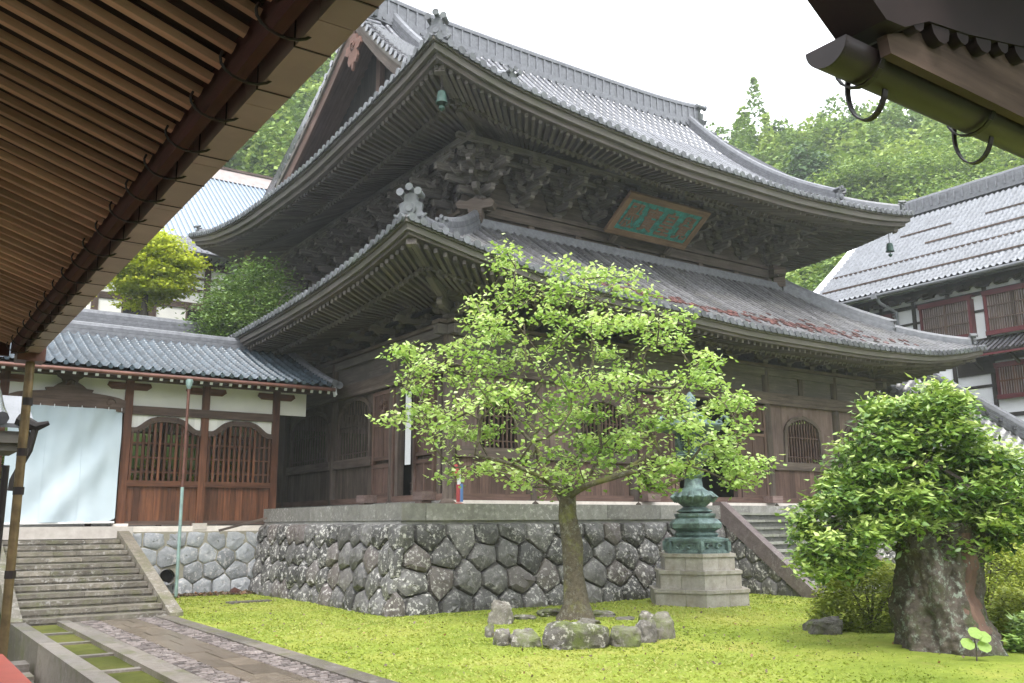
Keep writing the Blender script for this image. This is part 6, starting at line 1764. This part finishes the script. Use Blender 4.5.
# --- dense shrub on its old stump
SB = (15.38, 9.05, 0.); S2 = 55.
sh = thing('stump_shrub', SB, 'dense glossy green shrub tree growing over a thick lichened old stump', 'tree')
D0 = 16.2
poly = px_poly([(945, 384), (975, 396), (992, 432), (1020, 452), (1066, 484), (1074, 515), (1050, 548), (1012, 546), (985, 566), (955, 560), (925, 560), (905, 548), (884, 562), (862, 570), (850, 580), (832, 584), (814, 572), (820, 556), (806, 532), (814, 512), (834, 496), (838, 480), (858, 466), (860, 440), (884, 426), (900, 396), (925, 394)], 950, S2)
g = random.Random(8); tg = crown_targets(poly, SB, 330, 1.7, g, edge=.14)
def at2(x, y, d=0.): p = np.array(SB)+HR*((x-950)/S2)+HF*d; return (p[0], p[1], 2.2+(522-y)/S2)
trunk = [([at2(940, 560), at2(935, 520), at2(940, 480), at2(938, 440)], None), ([at2(905, 520, -.3), at2(870, 515, -.4), at2(840, 530, -.4)], at2(940, 560)), ([at2(985, 510, .2), at2(1020, 490, .2)], at2(940, 560)), ([at2(915, 500, .8), at2(960, 490, -.9)], at2(940, 560))]
nodes, par, kids, rad = skeleton(trunk, tg, g, rmin=.010, expo=.42)
limbs_mesh('limbs', nodes, par, kids, rad, 'bark_dark', sh, 8)
gr = np.random.default_rng(19); PP = []; RR = []
for t in tg:
    p = np.array(t); cr = .25+.55*gr.random(); k = 95
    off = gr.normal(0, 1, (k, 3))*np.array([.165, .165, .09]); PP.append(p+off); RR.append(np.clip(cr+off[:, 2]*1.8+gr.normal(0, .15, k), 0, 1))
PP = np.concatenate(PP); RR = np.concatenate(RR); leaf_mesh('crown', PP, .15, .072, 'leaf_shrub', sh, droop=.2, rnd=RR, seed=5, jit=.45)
from mathutils import noise as mnoise
def stump_pt(a, z, extra=0.):
    t = (z+.15)/2.3; d = Vector((math.cos(a), math.sin(a), 0))
    r_ = .73-.03*t+.20*math.exp(-t*6)+.07*math.sin(a*2+1)
    r_ += .20*mnoise.noise(Vector((d.x*1.4, d.y*1.4, z*.7)))+.13*mnoise.noise(Vector((d.x*3.2, d.y*3.2, z*1.3)))+.07*mnoise.noise(Vector((d.x*7, d.y*7, z*2.4)))+.05*mnoise.noise(Vector((d.x*15, d.y*15, z*6)))+.03*mnoise.noise(Vector((d.x*30, d.y*30, z*14)))
    fa = math.cos(a-math.atan2(-HF[1]*.9+HR[1]*.15, -HF[0]*.9+HR[0]*.15)); r_ += max(0, fa)**6*.30*math.exp(-((z-.15)/.35)**2)
    # vertical flutes of the old trunk
    r_ -= .10*max(0, math.sin(a*5+z*.9))**3*min(1, z+.3)
    p = Vector((SB[0], SB[1], 0))+d*(r_+extra)+Vector((HR[0], HR[1], 0))*(-.06*t); return (p.x, p.y, z)
def stump():
    V = []; F = []; na, nz = 150, 96; H = 2.3
    for j in range(nz+1):
        z = -.15+H*j/nz
        for i in range(na): V.append(stump_pt(2*math.pi*i/na, z))
    for j in range(nz):
        for i in range(na): i2 = (i+1) % na; F.append((j*na+i, j*na+i2, (j+1)*na+i2, (j+1)*na+i))
    mb = MB(); mb.add(V, F, None, .5); mb.build('stump', M['bark_stump'], sh, smooth=180)
    mb = MB(); V = []; F = []; ac = math.atan2(-HF[1], -HF[0])+.34
    for j in range(21):
        t = j/20; z = .38+1.6*t; hw = .46*(1-.6*t)*(.85+.15*math.sin(t*7))+.04
        for i in range(9): V.append(stump_pt(ac+(-1+i/4)*hw, z, .012-.03*((i-4)/4)**4))
    for j in range(20):
        for i in range(8): F.append((j*9+i, j*9+i+1, (j+1)*9+i+1, (j+1)*9+i))
    mb.add(V, F, [(v[2], v[0]*.5, v[1]*.5) for v in V], .6); mb.build('heartwood', M['heartwood'], sh, smooth=180)
stump()
# --- clipped bushes and low plants
def bush(name, c, rx, ry, rz, n, L, W, m, label, group=None, seed=1, cat='shrub', droop=.1):
    t = thing(name, (c[0], c[1], 0), label, cat, group); g = np.random.default_rng(seed)
    u = g.normal(0, 1, (n, 3)); u /= np.linalg.norm(u, axis=1)[:, None]; u[:, 2] = np.abs(u[:, 2])
    rr_ = g.uniform(.55, 1.0, n)**.5
    k = np.array([1+.16*mnoise.noise(Vector((x*2.2+seed, y*2.2, z*2.2))) for x, y, z in u])
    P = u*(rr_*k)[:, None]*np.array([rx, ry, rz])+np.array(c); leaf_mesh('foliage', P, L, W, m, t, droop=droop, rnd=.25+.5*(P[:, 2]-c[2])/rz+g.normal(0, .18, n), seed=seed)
    mb = MB(); gg = random.Random(seed)
    for _ in range(9):
        a = gg.random()*6.28; q = gg.uniform(.3, .7); mb.tube([(c[0], c[1], c[2]), (c[0]+math.cos(a)*rx*q*.5, c[1]+math.sin(a)*ry*q*.5, c[2]+rz*.4), (c[0]+math.cos(a)*rx*q, c[1]+math.sin(a)*ry*q, c[2]+rz*.75)], [.022, .016, .008], 5)
    mb.build('stems', M['bark_dark'], t)
    return t
bush('azalea_bush', (16.9, 11.6, .02), 1.3, 1.05, 1.5, 15000, .085, .045, 'leaf_azalea', 'rounded yellow green azalea bush left of the stump', seed=2)
bush('azalea_bush', (20.2, 11.0, .05), 2.1, 1.6, 2.0, 18000, .10, .05, 'leaf_azalea', 'yellow green azalea bush at the right edge behind the stump', seed=3)
bush('azalea_bush', (18.1, 9.0, .0), 1.0, .8, 1.0, 8000, .085, .045, 'leaf_azalea', 'low azalea bush at the right edge beside the stump', seed=7)
bush('leafy_bush', (16.5, 7.75, .0), 1.1, .75, .85, 4200, .13, .06, 'leaf_shrub', 'low dark leafed bush in the lower right corner', seed=4, cat='bush')
for cxy in ():
    pass
# a sprig of round pale leaves
t = thing('round_leaf_plant', (14.1, 7.9, 0), 'small plant with four round pale green leaves before the stump', 'plant')
mb = MB(); c0 = Vector((14.1, 7.9, 0)); mb.tube([c0, c0+Vector((.03, .0, .25)), c0+Vector((0, 0, .40))], .012, 5); mb.build('stalk', M['bark_dark'], t)
for q in ((-.13, .34), (.0, .50), (.13, .44), (.12, .30)):
    P = c0+Vector((HR[0]*q[0], HR[1]*q[0], q[1]))-Vector((HF[0], HF[1], 0))*.05
    mb = MB(); nrm = Vector((-HF[0]*.75, -HF[1]*.75, .66)); a = nrm.cross(Vector((0, 0, 1))).normalized(); b = a.cross(nrm).normalized()
    ring_ = [P+a*(.105*math.cos(k*.524))+b*(.105*math.sin(k*.524))-nrm*.012*(k % 2) for k in range(12)]
    mb.add([P+nrm*.012]+ring_, [(0, 1+k, 1+(k+1) % 12) for k in range(12)], None, .5); mb.build('leaf', M['leaf_spring'], t)

# scattered brown leaves and twigs on the moss
g = np.random.default_rng(33); n = 1500; x = 6.3+g.random(n)*22; y = 8+g.random(n)*20; a = g.random(n)*6.28; l = g.uniform(.015, .04, n); q = g.normal(0, .012, (n, 3))
A = np.stack([x, y, .085+g.random(n)*.015], -1); d = np.stack([np.cos(a)*l, np.sin(a)*l, q[:, 0]], -1); e_ = np.stack([-np.sin(a)*l*.45, np.cos(a)*l*.45, q[:, 1]], -1)
V = np.stack([A-d, A+e_, A+d, A-e_], 1).reshape(-1, 3)
tag(npmesh('fallen_leaves', V, np.arange(4*n).reshape(-1, 4), 'leaf_dry', rnd=np.repeat(g.random(n), 4)), 'small brown fallen leaves scattered over the moss lawn', 'leaves', kind='stuff')
# --- trees behind the corridor
def tree(name, base, h, rad_, n, L, W, m, label, cat='tree', group=None, seed=1, shape='round', tr_h=.35, layers=0, trunk_r=None, droop=.2, crown_scale=1., dark=0.):
    """trunk with limbs and a crown of leaf faces gathered in uneven clumps"""
    t = thing(name, base, label, cat, group); g = random.Random(seed); gn = np.random.default_rng(seed); bx, by, bz = base
    nc = max(14, int(n/70)); cl = []
    for i in range(nc):
        for _ in range(40):
            u = Vector((g.uniform(-1, 1), g.uniform(-1, 1), g.uniform(-1, 1)))
            if shape == 'cone':
                zt = (u.z+1)/2; rr_ = (1-zt)**.55
                if math.hypot(u.x, u.y) < rr_ and math.hypot(u.x, u.y) > rr_*.15: break
            elif .45 < u.length < 1: break
        if shape == 'cone': p = (bx+u.x*rad_, by+u.y*rad_, bz+h*(tr_h+(1-tr_h)*(u.z+1)/2))
        else:
            z = u.z
            if layers: z = round((z+1)/2*layers)/layers*2-1+g.uniform(-.14, .14)
            k = .8+.4*mnoise.noise(Vector((u.x*1.5+seed, u.y*1.5, u.z*1.5))); p = (bx+u.x*rad_*(k+.2), by+u.y*rad_*(k+.2), bz+h*(tr_h+(1-tr_h)*.5)+z*h*(1-tr_h)*.5)
        cl.append(p)
    r0_ = trunk_r or h*.025
    if shape == 'cone':
        mb = MB(); mb.tube([(bx, by, bz-.5), (bx, by, bz+h*.95)], [r0_, .05], 7)
        for p in cl[::2]: mb.tube([(bx, by, p[2]-.3), p], [r0_*.25, .02], 4)
        mb.build('trunk', M['bark_dark'], t)
    else:
        fork = bz+h*tr_h*.9
        tk = [([(bx, by, bz-.5), (bx+.1, by, bz+h*tr_h*.5), (bx, by+.1, fork), (bx, by, bz+h*(tr_h+.25))], None)]
        nd, pa, ki, ra = skeleton(tk, cl[::max(1, nc//60)], g, rmin=r0_*.12, expo=.42, sag=.1, wig=.1)
        for k in range(3): ra[k] = max(ra[k], r0_*(1-.15*k))
        limbs_mesh('trunk', nd, pa, ki, ra, 'bark_dark', t, 7)
    per = n//nc; s_ = rad_*.20
    P = np.repeat(np.array(cl), per, 0); sp = np.array([s_, s_, s_*(.28 if layers else .62)])
    off = gn.normal(0, 1, P.shape)*sp; P = P+off
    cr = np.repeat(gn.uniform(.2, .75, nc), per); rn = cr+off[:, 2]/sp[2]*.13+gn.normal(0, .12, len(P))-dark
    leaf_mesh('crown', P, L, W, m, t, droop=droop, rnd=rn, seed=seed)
    return t
tree('maple_tree', (9.5, 44, 7.0), 9.0, 1.9, 16000, .20, .16, 'leaf_maple', 'bright lime green maple between the near eave and the white lodge', seed=21, layers=5, tr_h=.60, droop=.5)
tree('maple_tree', (5.6, 43, 7.0), 6.6, 1.2, 2500, .17, .13, 'leaf_maple', 'small lime green maple peeking out below the near left eave', seed=22, layers=4, tr_h=.5, droop=.5)
tree('broadleaf_tree', (12.6, 37.6, 4.0), 9.3, 2.0, 26000, .17, .10, 'leaf_mid', 'rounded mid green tree between the corridor roof and the temple eave', seed=23, tr_h=.40)
tree('broadleaf_tree', (11.2, 37.2, 4.0), 7.6, 1.2, 9000, .17, .10, 'leaf_mid', 'lower rounded green tree left of the temple lower eave', seed=28, tr_h=.4)
tree('broadleaf_tree', (40.8, 34.5, 2.0), 11.8, 2.4, 4500, .20, .12, 'leaf_mid', 'green tree seen in the gap below the right corner of the upper roof', seed=24, tr_h=.3)
tree('maple_tree', (41.2, 29.2, 2.1), 7.2, 1.9, 4000, .16, .11, 'leaf_spring', 'light green maple tops showing under the right lower eave', seed=25, layers=5, tr_h=.3)
# shrubs seen through the corridor lattice
for i, x in enumerate((3.0, 6.6, 8.6, 10.8)):
    bush('garden_bush', (x, 36.1, 2.2), 1.2, .8, 2.6, 4200, .12, .08, 'leaf_azalea', ['bush behind the curtained bay of the corridor', 'green bush seen through the left lattice window', 'green bush seen between the two lattice windows', 'green bush seen through the right lattice window'][i], 'bushes behind the corridor', seed=50+i)

# --- wooded hillsides
def pol(az, d): x, y = d*math.sin(R(az)), d*math.cos(R(az)); return (x, y, hill(x, y))
def forest(name, label, azr, dr, n, seed, per=620):
    g = random.Random(seed); gn = np.random.default_rng(seed); Ps = []; Rn = []; T = MB(); k = 0; tries = 0
    while k < n:
        az = g.uniform(*azr); d = math.sqrt(g.uniform(dr[0]**2, dr[1]**2)); x, y, z = pol(az, d); k += 1
        rr_ = g.uniform(2.4, 4.2); hh = rr_*g.uniform(1.3, 2.0); con = g.random() < .06
        m = per; a = gn.random(m)*2*np.pi; q = gn.random(m)
        if con: rad_ = rr_*.75*(1-q)**.8*gn.uniform(.75, 1.05, m); hz = z+1+q*hh*2.0
        else:
            ph = np.arccos(1-1.25*q); bump_ = 1+.22*np.sin(a*3+seed+k)*np.sin(ph*4+k); rad_ = rr_*np.sin(ph)*bump_*gn.uniform(.85, 1.05, m); hz = z+hh*.55+hh*.75*np.cos(ph)*bump_
        Ps.append(np.stack([x+rad_*np.cos(a), y+rad_*np.sin(a), hz], -1)); Rn.append(np.clip(g.uniform(.15, .9)-(.22 if con else 0)+gn.normal(0, .13, m)+.55*((hz-z)/hh-.75), 0, 1))  # lower leaves toned down to paint the shade between crowns
    P = np.concatenate(Ps); r_ = np.concatenate(Rn)
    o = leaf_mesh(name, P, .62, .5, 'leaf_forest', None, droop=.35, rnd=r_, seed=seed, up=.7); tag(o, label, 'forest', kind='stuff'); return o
forest('hillside_forest', 'misty green forest on the hillside above the great roof at left', (4, 40), (84, 125), 330, 61)
forest('hillside_forest', 'misty green forest on the hillside beyond the right building', (40, 76), (86, 150), 660, 62)
labs = ['tall conical cedar directly beyond the end of the main ridge', 'dark conical cedar second from the ridge end on the hillside', 'slim cedar standing high on the misty slope', 'faint cedar on the skyline above the upper eave']
for i, (az, d, h, r_) in enumerate(((49.9, 96, 13.0, 4.6), (54.0, 104, 12, 3.4), (52.2, 128, 8, 3.0), (56.5, 122, 8, 3.))):
    x, y, z = pol(az, d); tree('cedar_tree', (x, y, z), h, r_, 11000, .75, .42, 'leaf_conifer' if i != 0 else 'leaf_mid', labs[i], group='cedars on the hillside', seed=70+i, shape='cone', tr_h=.08, droop=.6)
labs = ['broad layered maple just above the tile ridge of the right building', 'pale layered maple left of the fat gutter', 'wide light green maple behind the upper right roof corner', 'layered maple between the roof corner and the cedars', 'dense green maple under the fat gutter', 'light maple at the right edge above the long hall', 'low maple beside the ridge end of the long hall', 'deep green maple behind the fat gutter hooks', 'layered maple high beneath the skyline', 'spreading pale maple in the middle of the slope']
for i, (az, d, h, r_) in enumerate(((60.5, 76, 10, 6.), (57.5, 84, 10, 5.5), (55.8, 74, 9.5, 5.2), (53.0, 80, 9, 4.8), (62.5, 90, 11, 6.), (65.5, 78, 10, 6.), (58.5, 70, 8.5, 4.6), (61.0, 100, 11, 6.), (57.0, 100, 10, 5.5), (55.0, 92, 9, 5.))):
    x, y, z = pol(az, d); tree('maple_tree', (x, y, z), h, r_, 9000, .42, .30, 'leaf_forest', labs[i], group='maples on the hillside', seed=80+i, layers=7, tr_h=.2, droop=.35, dark=-.18 if i % 3 else -.05)

# ------------------------------------------------------------------ haze
mb = MB(); V = [(x, y, z) for z in (-3.5, 112) for x, y in ((-340, -340), (340, -340), (340, 340), (-340, 340))]
mb.add(V, [(3, 2, 1, 0), (4, 5, 6, 7), (0, 1, 5, 4), (1, 2, 6, 5), (2, 3, 7, 6), (3, 0, 4, 7)])
hm = bpy.data.materials.new('haze'); hm.use_nodes = True; ht = hm.node_tree; ht.nodes.clear()
pv = ht.nodes.new('ShaderNodeVolumePrincipled'); ho = ht.nodes.new('ShaderNodeOutputMaterial'); ht.links.new(pv.outputs[0], ho.inputs['Volume'])
pv.inputs['Color'].default_value = (.93, .96, 1, 1); pv.inputs['Density'].default_value = .0007; pv.inputs['Anisotropy'].default_value = .2
hz_ = mb.build('haze', hm); tag(hz_, 'thin pale rain mist filling the valley air', 'haze', kind='stuff')
